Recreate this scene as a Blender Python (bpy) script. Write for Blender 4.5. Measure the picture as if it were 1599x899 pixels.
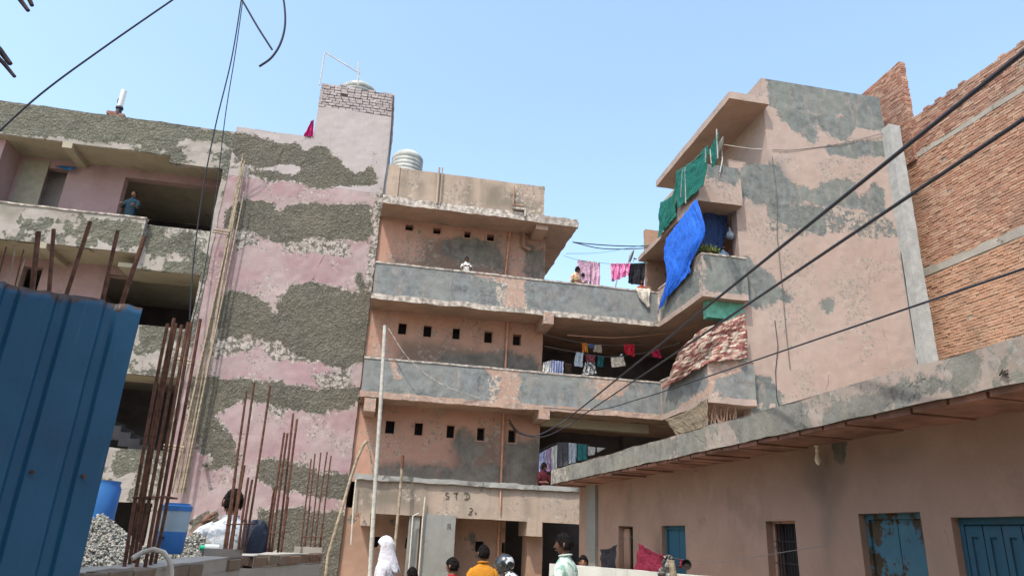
import bpy, bmesh, math, random
import numpy as np
from mathutils import Vector, Matrix
random.seed(7); RNG = np.random.default_rng(7)
scene = bpy.context.scene; C = scene.collection
for o in list(bpy.data.objects): bpy.data.objects.remove(o)

# ------------------------------------------------------------------ camera
YAW, PIT, ROL, FPX = 0.1724405, 0.34311635, 0.04746166, 1088.36913
def _rot():
    c, s = math.cos, math.sin
    F = np.array([s(YAW)*c(PIT), c(YAW)*c(PIT), s(PIT)])
    R = np.array([c(YAW), -s(YAW), 0.]); U = np.cross(R, F)
    return np.array([R*c(ROL)+U*s(ROL), -R*s(ROL)+U*c(ROL), F])
MC = _rot(); EYE = np.array([0, 0, 1.6])
cd = bpy.data.cameras.new('camera'); cam = bpy.data.objects.new('camera', cd); C.objects.link(cam)
cd.sensor_width = 36; cd.lens = FPX/1599*36; cd.clip_start = 0.05; cd.clip_end = 3000
m3 = Matrix((MC[0], MC[1], -MC[2])).transposed()
cam.matrix_world = Matrix.Translation(Vector(EYE)) @ m3.to_4x4()
scene.camera = cam

# ------------------------------------------------------------------ light
SX, SY = 0.37, 0.45                       # ground shift of a shadow per metre of height
sv = Vector((SX, SY, -1)).normalized()
SUN_EL = math.asin(-sv.z); SUN_AZ = math.atan2(-sv.x, -sv.y)
w = bpy.data.worlds.new('World'); scene.world = w; w.use_nodes = True
nt = w.node_tree; bg = nt.nodes['Background']
sky = nt.nodes.new('ShaderNodeTexSky'); sky.sky_type = 'NISHITA'; sky.sun_disc = False
sky.sun_elevation = SUN_EL; sky.sun_rotation = SUN_AZ
sky.air_density = 1.6; sky.dust_density = 3.3; sky.ozone_density = 3.0; sky.altitude = 0
nt.links.new(sky.outputs[0], bg.inputs[0]); bg.inputs[1].default_value = 0.15
sl = bpy.data.lights.new('sun', 'SUN'); sun = bpy.data.objects.new('sun', sl); C.objects.link(sun)
sl.energy = 2.1; sl.angle = math.radians(0.6); sl.color = (1.0, 0.94, 0.84)
sun.rotation_euler = sv.to_track_quat('-Z', 'Y').to_euler(); sun.location = (0, 0, 40)
vs = scene.view_settings; vs.view_transform = 'Standard'; vs.look = 'None'; vs.gamma = 1; vs.exposure = 1.18
scene.render.film_transparent = False
scene.cycles.max_bounces = 6

# ------------------------------------------------------------------ pixel helpers (photo px -> a point of a real plane)
def ray(u, v): return np.array([(u-799.5)/FPX, -(v-449.5)/FPX, 1.0]) @ MC
def P(u, v, ax, val):
    d = ray(u, v); t = (val-EYE[ax])/d[ax]; return EYE+t*d
def PL(pts, ax, val): return np.array([P(u, v, ax, val) for u, v in pts])
def crop(ox, oy, k, pts): return [(ox+x/k, oy+y/k) for x, y in pts]
def V(*a): return np.array(a, float)

# ------------------------------------------------------------------ tagging
def tag(o, label=None, cat=None, group=None, kind=None):
    if label: o['label'] = label
    if cat: o['category'] = cat
    if group: o['group'] = group
    if kind: o['kind'] = kind
    return o
def thing(name, label, cat, loc=(0, 0, 0), group=None):
    o = bpy.data.objects.new(name, None); C.objects.link(o); o.location = loc; o.empty_display_size = .2
    return tag(o, label, cat, group)
def base_of(p):
    b = np.zeros(3)
    while p is not None: b = b+np.array(p.location); p = p.parent
    return b
def link(name, me, mats, parent=None, loc=None):
    """me is in world coordinates; stored relative to the parent's base (or to loc)"""
    o = bpy.data.objects.new(name, me); C.objects.link(o)
    for m in (mats if isinstance(mats, (list, tuple)) else [mats]): me.materials.append(m)
    off = base_of(parent) if parent else (np.array(loc) if loc is not None else np.zeros(3))
    if np.abs(off).sum() > 0: me.transform(Matrix.Translation(Vector(-off)))
    if parent: o.parent = parent
    elif loc is not None: o.location = Vector(off)
    return o

# ------------------------------------------------------------------ mesh builder
_HT = np.random.default_rng(3).uniform(-1, 1, (3, 64, 64, 64))
def vnoise(p, ch):
    i = np.floor(p).astype(int); f = p-i; f = f*f*(3-2*f); T = _HT[ch]; r = 0
    for a in (0, 1):
        for b in (0, 1):
            for c in (0, 1):
                w_ = (f[:, 0] if a else 1-f[:, 0])*(f[:, 1] if b else 1-f[:, 1])*(f[:, 2] if c else 1-f[:, 2])
                r = r+w_*T[(i[:, 0]+a) & 63, (i[:, 1]+b) & 63, (i[:, 2]+c) & 63]
    return r
def jit(p, amp):
    return np.stack([vnoise(p*1.7+k*9.3, k)*1.1+vnoise(p*6.1+5+k*3.7, k)*.55 for k in range(3)], 1)*amp
def sdf_poly(pu, pv, poly):
    n = len(poly); best = np.full(pu.shape, 1e9); ins = np.zeros(pu.shape, bool)
    for i in range(n):
        ax, ay = poly[i]; bx, by = poly[(i+1) % n]
        ex, ey = bx-ax, by-ay; L = ex*ex+ey*ey+1e-12
        t = np.clip(((pu-ax)*ex+(pv-ay)*ey)/L, 0, 1)
        best = np.minimum(best, (pu-ax-t*ex)**2+(pv-ay-t*ey)**2)
        c = ((ay > pv) != (by > pv)) & (pu < (bx-ax)*(pv-ay)/(by-ay+1e-12)+ax)
        ins ^= c
    d = np.sqrt(best); return np.where(ins, d, -d)
class MB:
    def __init__(s): s.v = []; s.f = []; s.m = []; s.w = []; s.n = 0
    def add(s, v, f, mat=0, w=None):
        v = np.asarray(v, float); s.v.append(v)
        s.w.append(np.tile([-1., -1, -1, -1], (len(v), 1)) if w is None else w)
        for q in f: s.f.append(tuple(i+s.n for i in q))
        s.m += [mat]*len(f); s.n += len(v)
    def face(s, o, u, v, W, H, cell=.1, mat=0, holes=(), polys=None, amp=.006, base=None, back=None, hmat=None, outline=None):
        """gridded planar face, normal u x v; holes (a,b,c,d,depth) in face units, open or closed with `back`"""
        o, u, v = V(*o), V(*u), V(*v); n = np.cross(u, v)
        us = set(np.linspace(0, W, max(2, int(W/cell)+2))); vs_ = set(np.linspace(0, H, max(2, int(H/cell)+2)))
        def snap(S, x):
            x = round(x, 4)
            for k in list(S):
                if abs(k-x) < cell*.35 and 1e-6 < k < (W if S is us else H)-1e-6: S.discard(k)
            S.add(x)
        hl = []
        for h in holes:
            a, b, c, d = max(0, h[0]), min(W, h[1]), max(0, h[2]), min(H, h[3]); hl.append((a, b, c, d, h[4]))
            snap(us, a); snap(us, b); snap(vs_, c); snap(vs_, d)
        us = np.array(sorted(us)); vs_ = np.array(sorted(vs_)); nu, nv = len(us), len(vs_)
        gu, gv = np.meshgrid(us, vs_); pu, pv = gu.ravel(), gv.ravel()
        pts = o+pu[:, None]*u+pv[:, None]*v
        w_ = np.tile([-1., -1, -1, -1], (len(pts), 1))
        if base is not None: w_[:] = base
        if polys:
            for ch, pl in polys.items():
                for q in pl:
                    q = np.asarray(q); q2 = np.stack([(q-o)@u, (q-o)@v], 1)
                    w_[:, ch] = np.maximum(w_[:, ch], np.clip(sdf_poly(pu, pv, q2), -1, 1))
        cu, cv = (us[:-1]+us[1:])/2, (vs_[:-1]+vs_[1:])/2
        keep = np.ones((nv-1, nu-1), bool)
        for a, b, c, d, _ in hl: keep &= ~((cu[None] > a) & (cu[None] < b) & (cv[:, None] > c) & (cv[:, None] < d))
        if outline is not None:
            q = np.asarray(outline); q2 = np.stack([(q-o)@u, (q-o)@v], 1)
            G = np.meshgrid(cu, cv); keep &= sdf_poly(G[0], G[1], q2) > 0
        J, I = np.nonzero(keep); k = J*nu+I
        f = np.stack([k, k+1, k+nu+1, k+nu], 1)
        s.add(pts+jit(pts, amp), f.tolist(), mat, w_)
        for a, b, c, d, dep in hl:
            hm = mat if hmat is None else hmat
            q = [o+x*u+y*v for x, y in ((a, c), (b, c), (b, d), (a, d))]; r = [p-n*dep for p in q]
            s.add(q+r, [(0, 4, 5, 1), (1, 5, 6, 2), (2, 6, 7, 3), (3, 7, 4, 0)], hm)
            if back is not None: s.add(r, [(0, 1, 2, 3)], back)
    def box(s, x0, x1, y0, y1, z0, z1, cell=.1, mat=0, faces='fblrtd', polys=None, lpolys=None, holes=(), dmat=None, amp=.006, back=None, hmat=None, base=None, tmat=None, lholes=()):
        X, Y, Z = x1-x0, y1-y0, z1-z0; a = dict(cell=cell, amp=amp, base=base)
        dm = mat if dmat is None else dmat
        if 'f' in faces: s.face((x0, y0, z0), (1, 0, 0), (0, 0, 1), X, Z, mat=mat, polys=polys, holes=holes, back=back, hmat=hmat, **a)
        if 'b' in faces: s.face((x1, y1, z0), (-1, 0, 0), (0, 0, 1), X, Z, mat=mat, **a)
        if 'l' in faces: s.face((x0, y1, z0), (0, -1, 0), (0, 0, 1), Y, Z, mat=mat, polys=lpolys, holes=lholes, back=back, hmat=hmat, **a)
        if 'r' in faces: s.face((x1, y0, z0), (0, 1, 0), (0, 0, 1), Y, Z, mat=mat, **a)
        if 't' in faces: s.face((x0, y0, z1), (1, 0, 0), (0, 1, 0), X, Y, mat=mat if tmat is None else tmat, **a)
        if 'd' in faces: s.face((x0, y1, z0), (1, 0, 0), (0, -1, 0), X, Y, mat=dm, **a)
        return s
    def tube(s, pts, r, seg=8, mat=0, cap=True):
        pts = [V(*p) for p in pts]; n = len(pts); rr = r if isinstance(r, (list, tuple, np.ndarray)) else [r]*n
        T = [pts[min(i+1, n-1)]-pts[max(i-1, 0)] for i in range(n)]; T = [t/(np.linalg.norm(t)+1e-9) for t in T]
        a = V(0, 0, 1) if abs(T[0][2]) < .9 else V(1, 0, 0)
        A = np.cross(T[0], a); A /= np.linalg.norm(A); vv = []
        for i in range(n):
            A = A-T[i]*(A@T[i]); A /= np.linalg.norm(A)+1e-9; B = np.cross(T[i], A)
            for k in range(seg):
                t = 2*math.pi*k/seg; vv.append(pts[i]+rr[i]*(math.cos(t)*A+math.sin(t)*B))
        f = [(i*seg+k, i*seg+(k+1) % seg, (i+1)*seg+(k+1) % seg, (i+1)*seg+k) for i in range(n-1) for k in range(seg)]
        if cap: f += [tuple(range(seg))[::-1], tuple((n-1)*seg+k for k in range(seg))]
        s.add(vv, f, mat); return s
    def lathe(s, c, prof, seg=32, mat=0, axis=(0, 0, 1), caps=True):
        c = V(*c); ax = V(*axis)/np.linalg.norm(axis); a = V(1, 0, 0) if abs(ax[0]) < .9 else V(0, 1, 0)
        A = np.cross(ax, a); A /= np.linalg.norm(A); B = np.cross(ax, A)
        vv = [c+ax*z+r*(math.cos(2*math.pi*k/seg)*A+math.sin(2*math.pi*k/seg)*B) for r, z in prof for k in range(seg)]
        f = [(i*seg+k, i*seg+(k+1) % seg, (i+1)*seg+(k+1) % seg, (i+1)*seg+k) for i in range(len(prof)-1) for k in range(seg)]
        if caps: f += [tuple(range(seg))[::-1], tuple((len(prof)-1)*seg+k for k in range(seg))]
        s.add(vv, f, mat); return s
    def build(s, name, mats, parent=None, loc=None, smooth=False, label=None):
        me = bpy.data.meshes.new(name); vv = np.concatenate(s.v)
        me.from_pydata(vv.tolist(), [], s.f)
        me.polygons.foreach_set('material_index', np.array(s.m, np.int32))
        at = me.attributes.new('wear', 'FLOAT_COLOR', 'POINT'); at.data.foreach_set('color', np.concatenate(s.w).astype(np.float32).ravel())
        if smooth: me.polygons.foreach_set('use_smooth', np.ones(len(s.f), bool))
        me.update()
        o = link(name, me, mats, parent, loc)
        if label: o['label'] = label
        return o
def sm(o):
    """smooth with sharp edges kept"""
    for p in o.data.polygons: p.use_smooth = True
    try: o.data.set_sharp_from_angle(angle=math.radians(40))
    except Exception: pass
    return o

# ------------------------------------------------------------------ shader DSL
class G:
    def __init__(s, name):
        s.m = bpy.data.materials.new(name); s.m.use_nodes = True; s.t = s.m.node_tree; s.b = s.t.nodes['Principled BSDF']
        s.co = s.t.nodes.new('ShaderNodeTexCoord').outputs['Object']
    def n(s, ty, **kw):
        x = s.t.nodes.new(ty)
        for k, v in kw.items(): setattr(x, k, v)
        return x
    def put(s, sock, v):
        if isinstance(v, bpy.types.NodeSocket): s.t.links.new(v, sock)
        elif v is not None:
            if isinstance(v, (tuple, list)) and sock.type == 'RGBA' and len(v) == 3: v = (*v, 1)
            sock.default_value = v
    def math(s, op, a, b=0, c=0, clamp=False):
        x = s.n('ShaderNodeMath', operation=op, use_clamp=clamp)
        s.put(x.inputs[0], a); s.put(x.inputs[1], b)
        if op == 'MULTIPLY_ADD': s.put(x.inputs[2], c)
        return x.outputs[0]
    def noise(s, sc, det=4, rough=.55, vec=None, dist=0):
        x = s.n('ShaderNodeTexNoise'); s.put(x.inputs['Vector'], s.co if vec is None else vec)
        x.inputs['Scale'].default_value = sc; x.inputs['Detail'].default_value = det; x.inputs['Roughness'].default_value = rough
        x.inputs['Distortion'].default_value = dist
        return x.outputs[0]
    def voro(s, sc, feat='F1', vec=None, rnd=1):
        x = s.n('ShaderNodeTexVoronoi', feature=feat); s.put(x.inputs['Vector'], s.co if vec is None else vec)
        x.inputs['Scale'].default_value = sc; x.inputs['Randomness'].default_value = rnd
        return x.outputs['Distance']
    def smap(s, v, a, b, lo=0, hi=1):
        x = s.n('ShaderNodeMapRange', interpolation_type='SMOOTHSTEP'); s.put(x.inputs[0], v)
        for i, k in enumerate((a, b, lo, hi)): x.inputs[i+1].default_value = k
        return x.outputs[0]
    def scale(s, k, vec=None):
        x = s.n('ShaderNodeMapping'); s.put(x.inputs[0], s.co if vec is None else vec); x.inputs['Scale'].default_value = k; return x.outputs[0]
    def mix(s, f, a, b, mode='MIX'):
        x = s.n('ShaderNodeMix', data_type='RGBA', blend_type=mode); s.put(x.inputs[0], f); s.put(x.inputs[6], a); s.put(x.inputs[7], b); return x.outputs[2]
    def bump(s, h, dist, strength=1, nrm=None):
        x = s.n('ShaderNodeBump'); s.put(x.inputs['Height'], h); x.inputs['Distance'].default_value = dist; x.inputs['Strength'].default_value = strength
        if nrm is not None: s.put(x.inputs['Normal'], nrm)
        return x.outputs[0]
    def done(s, col, rough=.85, nrm=None, spec=.3, metal=0):
        s.put(s.b.inputs['Base Color'], col); s.put(s.b.inputs['Roughness'], rough)
        s.b.inputs['Specular IOR Level'].default_value = spec; s.put(s.b.inputs['Metallic'], metal)
        if nrm is not None: s.put(s.b.inputs['Normal'], nrm)
        return s.m
def simple(name, col, rough=.7, var=.15, sc=6, bump=.002, spec=.3, metal=0, bsc=None):
    g = G(name); nz = g.noise(sc, 5)
    c = g.mix(g.smap(nz, .3, .7), tuple(k*(1-var) for k in col), tuple(min(1, k*(1+var)) for k in col))
    return g.done(c, rough, g.bump(g.noise(bsc or sc*4, 4), bump) if bump else None, spec, metal)
def plaster(name, paint, paint2, cement, flake, pebble=False, edge=.35, auto=.0, streak=.35, stain=(.12, .11, .09), psc=13, rimw=.05, rimn=.5, cracks=.6, grime=.35, soft=0, bias=.05, chips=.0):
    g = G(name)
    at = g.n('ShaderNodeAttribute', attribute_name='wear'); sp = g.n('ShaderNodeSeparateColor'); g.t.links.new(at.outputs['Color'], sp.inputs[0])
    R, Gc, B, A = sp.outputs[0], sp.outputs[1], sp.outputs[2], at.outputs['Alpha']
    n1 = g.math('SUBTRACT', g.noise(1.6, 9, .62), .5); n2 = g.math('SUBTRACT', g.noise(10, 6, .7), .5); n3 = g.math('SUBTRACT', g.noise(3.5, 8, .7), .5)
    n4 = g.math('SUBTRACT', g.noise(4.2, 7, .68), .5)
    dis = g.math('ADD', g.math('MULTIPLY', n1, edge*1.1), g.math('ADD', g.math('MULTIPLY', n2, edge*.5), g.math('MULTIPLY', n4, edge*1.0)))
    Rd = g.math('ADD', R, dis); mR = g.smap(g.math('ADD', Rd, bias), -.008-soft, .012+soft)
    if soft: mR = g.math('MULTIPLY', mR, g.smap(g.noise(2.6, 9, .72, g.scale((1.6, 1.6, .55))), .30, .50, .45, 1))
    if auto:
        mR = g.math('MAXIMUM', mR, g.smap(g.noise(1.15, 11, .68), 1-auto-.01, 1-auto+.01))
    Gd = g.math('ADD', Gc, g.math('ADD', g.math('MULTIPLY', n3, edge*1.2), g.math('MULTIPLY', n2, edge*.8))); mG = g.smap(Gd, -.008, .01)
    mB = g.smap(g.math('ADD', B, g.math('MULTIPLY', n1, .7)), -.25, .3)
    pv = g.smap(g.noise(.7, 5, .6), .35, .65)
    col = g.mix(pv, paint, paint2)
    # fine tonal variation, streaks of rain water and dust
    stk = g.smap(g.noise(1.0, 6, .7, g.scale((5.5, 5.5, .35))), .48, .8)
    col = g.mix(g.math('MULTIPLY', stk, streak), col, tuple(.45*a+.55*b for a, b in zip(paint, stain)))
    col = g.mix(g.math('MULTIPLY', g.smap(g.noise(3.2, 7, .7), .45, .8), .35), col, tuple(min(1, p*1.25+.03) for p in paint))
    col = g.mix(g.math('MULTIPLY', g.smap(g.noise(26, 3, .7), .62, .75), .35), col, stain)
    soot = g.smap(g.noise(1.35, 8, .66, g.scale((1, 1, .7))), .50, .74); col = g.mix(g.math('MULTIPLY', soot, grime), col, stain)
    col = g.mix(g.math('MULTIPLY', mB, .72), col, stain)
    # chipped rim in whitewash round each bare patch
    rim = g.math('MULTIPLY', g.smap(g.math('ABSOLUTE', g.math('ADD', Rd, rimw*.6)), rimw, rimw*.5), g.smap(g.noise(2.3, 4), rimn, rimn+.12))
    fl = g.mix(g.smap(g.noise(8, 6, .7), .38, .62), flake, tuple(k*.62 for k in flake))
    col = g.mix(rim, col, fl); col = g.mix(mG, col, fl)
    if chips:
        cz = g.smap(g.noise(.85, 5, .6), .64-chips*.2, .70-chips*.2); c1 = g.noise(7.5, 9, .76); c2 = g.noise(11, 8, .75)
        col = g.mix(g.math('MULTIPLY', g.math('MULTIPLY', cz, g.smap(c1, .52, .55)), .85), col, fl)
        col = g.mix(g.math('MULTIPLY', g.math('MULTIPLY', cz, g.smap(c2, .55, .58)), .8), col, cement)
    # pits where the flakes have gone
    pit = g.math('MULTIPLY', g.math('MAXIMUM', mG, rim), g.smap(g.noise(6.5, 8, .74), .50, .55)); col = g.mix(pit, col, cement)
    cn = g.noise(4, 6, .65); big = g.noise(.9, 4)
    cc = g.mix(g.smap(cn, .3, .72), tuple(k*.72 for k in cement), tuple(min(1, k*1.3) for k in cement))
    cc = g.mix(g.smap(big, .4, .65, 0, .5), cc, tuple(k*f for k, f in zip(cement, (1.35, 1.3, 1.15))))
    if pebble:
        vo = g.voro(psc, 'F1', g.mix(.10, g.co, _noisecol(g, psc*.6))); peb = g.smap(vo, .10, .62, 1, 0)
        blob = g.smap(g.noise(psc*.62, 6, .72), .36, .66)
        cc = g.mix(g.math('MULTIPLY', peb, .40), cc, tuple(min(1, k*1.6+.02) for k in cement))
        cc = g.mix(g.math('MULTIPLY', g.smap(g.noise(psc*2.2, 5, .75), .52, .66), .55), cc, tuple(min(1, k*1.9+.03) for k in cement))
        cc = g.mix(g.math('MULTIPLY', g.smap(g.noise(psc*1.9, 4, .7, g.scale((1.1, 1, .9))), .46, .36), .6), cc, tuple(k*.35 for k in cement))
        ch = g.math('ADD', g.math('MULTIPLY', peb, .7), g.math('MULTIPLY', blob, 1.0))
    else: ch = g.math('ADD', g.noise(18, 6, .7), g.math('MULTIPLY', g.noise(5, 5), .8))
    cc = g.mix(g.math('MULTIPLY', stk, .3), cc, tuple(k*.5 for k in cement))
    if auto or True: col = g.mix(mR, col, cc)
    # cracks
    vc = g.voro(.55, 'DISTANCE_TO_EDGE', g.mix(.35, g.co, _noisecol(g, 1.3)))
    ck = g.math('MULTIPLY', g.smap(vc, .0026, .0010), g.smap(g.noise(1.1, 5, .7), .56, .62)); ck = g.math('MULTIPLY', ck, cracks)
    col = g.mix(ck, col, (.05, .045, .04))
    lay = g.math('SUBTRACT', 1, mR)                       # the coat stands proud of the cement
    h = g.math('ADD', g.math('MULTIPLY', lay, .9), g.math('MULTIPLY', g.math('SUBTRACT', 1, pit), .4))
    h = g.math('SUBTRACT', h, g.math('MULTIPLY', ck, .8))
    h = g.math('ADD', h, g.math('MULTIPLY', g.noise(30, 4, .6), .12)); h = g.math('ADD', h, g.math('MULTIPLY', g.noise(2.5, 4, .6), .5))
    nr = g.bump(h, .018)
    hc = g.math('MULTIPLY', ch, mR); nr = g.bump(hc, .024 if pebble else .006, 1, nr)
    m = g.done(col, .92, nr, .15); return m
def _noisecol(g, sc):
    x = g.n('ShaderNodeTexNoise'); g.put(x.inputs[0], g.co); x.inputs['Scale'].default_value = sc; x.inputs['Detail'].default_value = 3
    return x.outputs[1]
# ------------------------------------------------------------------ materials
M = {}
M['tower'] = plaster('pink_plaster', (.315, .25, .245), (.275, .175, .187), (.112, .105, .086), (.40, .36, .325), pebble=True, edge=.50, psc=12.5, rimn=.42, rimw=.085, grime=.18, chips=.7, cracks=1)
M['towerlilac'] = plaster('lilac_plaster', (.345, .315, .31), (.325, .29, .285), (.112, .105, .086), (.40, .36, .325), pebble=True, edge=.42, psc=12.5, grime=.12, rimw=.08, chips=.3, cracks=1)
M['left'] = plaster('flaking_whitewash', (.31, .285, .26), (.25, .225, .20), (.12, .12, .098), (.38, .36, .32), pebble=True, edge=.45, auto=.475, psc=11, stain=(.14, .13, .10))
M['salmon'] = plaster('salmon_plaster', (.40, .24, .18), (.345, .20, .15), (.135, .125, .11), (.36, .30, .25), edge=.55, stain=(.11, .09, .07), cracks=.6, grime=.5, soft=.12, bias=.08, chips=.8)
M['band'] = plaster('patched_parapet_plaster', (.34, .235, .185), (.31, .205, .16), (.155, .168, .17), (.44, .37, .31), edge=.40, stain=(.12, .11, .10), rimw=.07, soft=.012, bias=.12, chips=1.3)
M['endwall'] = plaster('pale_pink_plaster', (.335, .265, .23), (.315, .24, .205), (.135, .15, .147), (.36, .31, .27), edge=.5, stain=(.15, .15, .14), cracks=.5, grime=.22, soft=.035, bias=.09, chips=.6, rimw=.04)
M['soffit'] = plaster('stained_soffit', (.32, .22, .165), (.25, .185, .14), (.16, .14, .11), (.45, .38, .30), edge=.5, auto=.36, streak=.2)
M['soffitcream'] = plaster('cream_soffit', (.33, .30, .225), (.29, .265, .20), (.14, .13, .10), (.5, .46, .36), edge=.5, auto=.34, streak=.1, cracks=.8)
M['inpink'] = plaster('pink_inner_wall', (.33, .235, .235), (.30, .20, .20), (.2, .18, .15), (.5, .4, .35), edge=.3, auto=.28, streak=.15)
M['incream'] = simple('cream_inner_wall', (.26, .24, .185), .9, .1)
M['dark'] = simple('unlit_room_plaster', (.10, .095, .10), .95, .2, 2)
M['darkv'] = simple('soot_and_opening_shade', (.02, .018, .016), .95)  # near-black stands in for shade at the backs of openings; also the blackened pan
M['ledge'] = plaster('ledge_plaster', (.34, .265, .21), (.30, .25, .20), (.15, .14, .12), (.42, .36, .30), edge=.5, auto=.36, streak=.9, soft=.04, chips=.8, cracks=.7)
M['cap'] = plaster('grey_cement_lip', (.27, .27, .255), (.23, .23, .22), (.16, .16, .15), (.45, .42, .38), edge=.3, auto=.42)
M['capwhite'] = simple('pale_cement_coping', (.33, .295, .26), .95, .5, 7, .02)
M['greyblock'] = plaster('grey_cement_render', (.22, .225, .21), (.19, .19, .175), (.16, .15, .13), (.38, .37, .34), edge=.4, auto=.34, cracks=.8)
M['gfwall'] = plaster('sooty_brown_plaster', (.33, .21, .15), (.26, .17, .125), (.12, .12, .11), (.3, .26, .22), edge=.5, auto=.40, stain=(.07, .06, .05))
M['lowfascia'] = plaster('weathered_fascia_plaster', (.34, .28, .24), (.31, .255, .215), (.175, .175, .158), (.36, .335, .30), edge=.5, auto=.385, soft=.03, chips=1.1, bias=.08, streak=.8, stain=(.13, .13, .10), rimw=.06)
M['lowwall'] = plaster('dusty_salmon_plaster', (.29, .198, .155), (.255, .17, .13), (.12, .11, .09), (.45, .38, .33), edge=.3, stain=(.10, .085, .07), cracks=.35, streak=.15, grime=.4)
M['concrete'] = simple('fresh_grey_concrete', (.30, .31, .305), .9, .12, 5, .006)
M['concrete2'] = plaster('rough_site_concrete', (.33, .31, .27), (.27, .25, .22), (.17, .155, .13), (.4, .38, .34), edge=.4, auto=.38)
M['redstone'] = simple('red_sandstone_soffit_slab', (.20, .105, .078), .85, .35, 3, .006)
M['rust'] = simple('rusty_steel', (.105, .048, .03), .85, .4, 30, .002)
M['bamboo'] = simple('weathered_bamboo', (.25, .205, .145), .75, .35, 12, .002)
M['greypipe'] = simple('cement_coated_pole', (.36, .35, .31), .8, .2, 10)
M['pvc'] = simple('ivory_conduit', (.42, .40, .34), .6, .15)
M['brownpipe'] = simple('painted_drain_pipe', (.42, .22, .14), .6, .2)
M['cable'] = simple('black_cable', (.020, .022, .03), .55, .1, bump=0)
M['wire'] = simple('thin_grey_wire', (.10, .10, .10), .6, .1, bump=0)
M['tank'] = simple('cream_tank_plastic', (.30, .315, .295), .55, .25, 3)
M['steel'] = simple('dull_galvanised_steel', (.22, .23, .22), .5, .2, metal=.3)
M['green'] = simple('teal_paint', (.10, .30, .22), .8, .2)
M['ground'] = simple('dusty_earth', (.30, .25, .185), .95, .2, .6, .01)
M['letters'] = simple('scratched_black_paint', (.05, .04, .035), .9)
M['glassdark'] = simple('dark_window_opening', (.03, .03, .035), .3)
def brickmat(name, cols, mort):
    g = G(name); at = g.n('ShaderNodeAttribute', attribute_name='wear'); sp = g.n('ShaderNodeSeparateColor'); g.t.links.new(at.outputs['Color'], sp.inputs[0])
    r = sp.outputs[0]; z = sp.outputs[1]
    rp = g.n('ShaderNodeValToRGB'); rp.color_ramp.interpolation = 'LINEAR'; e = rp.color_ramp.elements
    for i, c in enumerate(cols):
        x = e[i] if i < 2 else e.new(i/(len(cols)-1)); x.position = i/(len(cols)-1); x.color = (*c, 1)
    g.t.links.new(r, rp.inputs[0])
    c = g.mix(z, rp.outputs[0], g.mix(.55, rp.outputs[0], (.56, .33, .20)))
    c = g.mix(g.math('MULTIPLY', g.smap(g.noise(14, 6, .7), .45, .75), .5), c, mort)
    c = g.mix(g.math('MULTIPLY', g.smap(g.noise(.7, 6, .65), .46, .72), .5), c, (.15, .115, .09))
    c = g.mix(g.math('MULTIPLY', g.smap(g.noise(1, 6, .7, g.scale((2.6, 2.6, .4))), .54, .70), .4), c, mort)
    return g.done(c, .95, g.bump(g.noise(45, 4, .7), .006), .1)
M['brick'] = brickmat('red_clay_brick', [(.20, .095, .068), (.29, .14, .10), (.33, .185, .135), (.40, .27, .20), (.24, .125, .09), (.30, .16, .12)], (.42, .33, .25))
M['mortar'] = simple('recessed_mortar', (.27, .235, .19), .95, .3, 20, .01)
M['wbrick'] = brickmat('limewashed_brick', [(.26, .225, .23), (.30, .27, .275), (.34, .31, .31), (.28, .235, .23), (.36, .33, .32)], (.55, .5, .48))
M['wmortar'] = simple('dark_raked_joint', (.10, .085, .085), .95)

# ------------------------------------------------------------------ setting
me = bpy.data.meshes.new('ground'); S_ = 600; N_ = 60
gv = [(x, y, 0) for y in np.linspace(-S_, S_, N_) for x in np.linspace(-S_, S_, N_)]
me.from_pydata(gv, [], [(j*N_+i, j*N_+i+1, (j+1)*N_+i+1, (j+1)*N_+i) for j in range(N_-1) for i in range(N_-1)])
tag(link('ground', me, M['ground']), kind='structure')

# ------------------------------------------------------------------ the old apartment block
YF, YW, YT = 20.0, 21.1, 21.0
APT = thing('apartment_block', 'long weathered pink apartment block with peeling plaster tower and grey balconies round the yard', 'apartment building', (0, 21, 0))
def pbox(name, mats, *a, label=None, parent=APT, **k):
    m = MB(); m.box(*a, **k); return m.build(name, mats, parent, label=label)
def hx(quads, Yp, X0, Z0, dep=.35):
    r = []
    for a, b, c, d in quads:
        p, q = P(a, b, 1, Yp), P(c, d, 1, Yp); p2, q2 = P(c, b, 1, Yp), P(a, d, 1, Yp)
        x0, x1 = (p[0]+q2[0])/2-X0, (q[0]+p2[0])/2-X0; z0, z1 = (q[2]+q2[2])/2-Z0, (p[2]+p2[2])/2-Z0
        r.append((x0, x1, z0, z1, dep))
    return r
cr = lambda ox, oy, k, qs: [(ox+a/k, oy+b/k, ox+c/k, oy+d/k) for a, b, c, d in qs]

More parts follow.
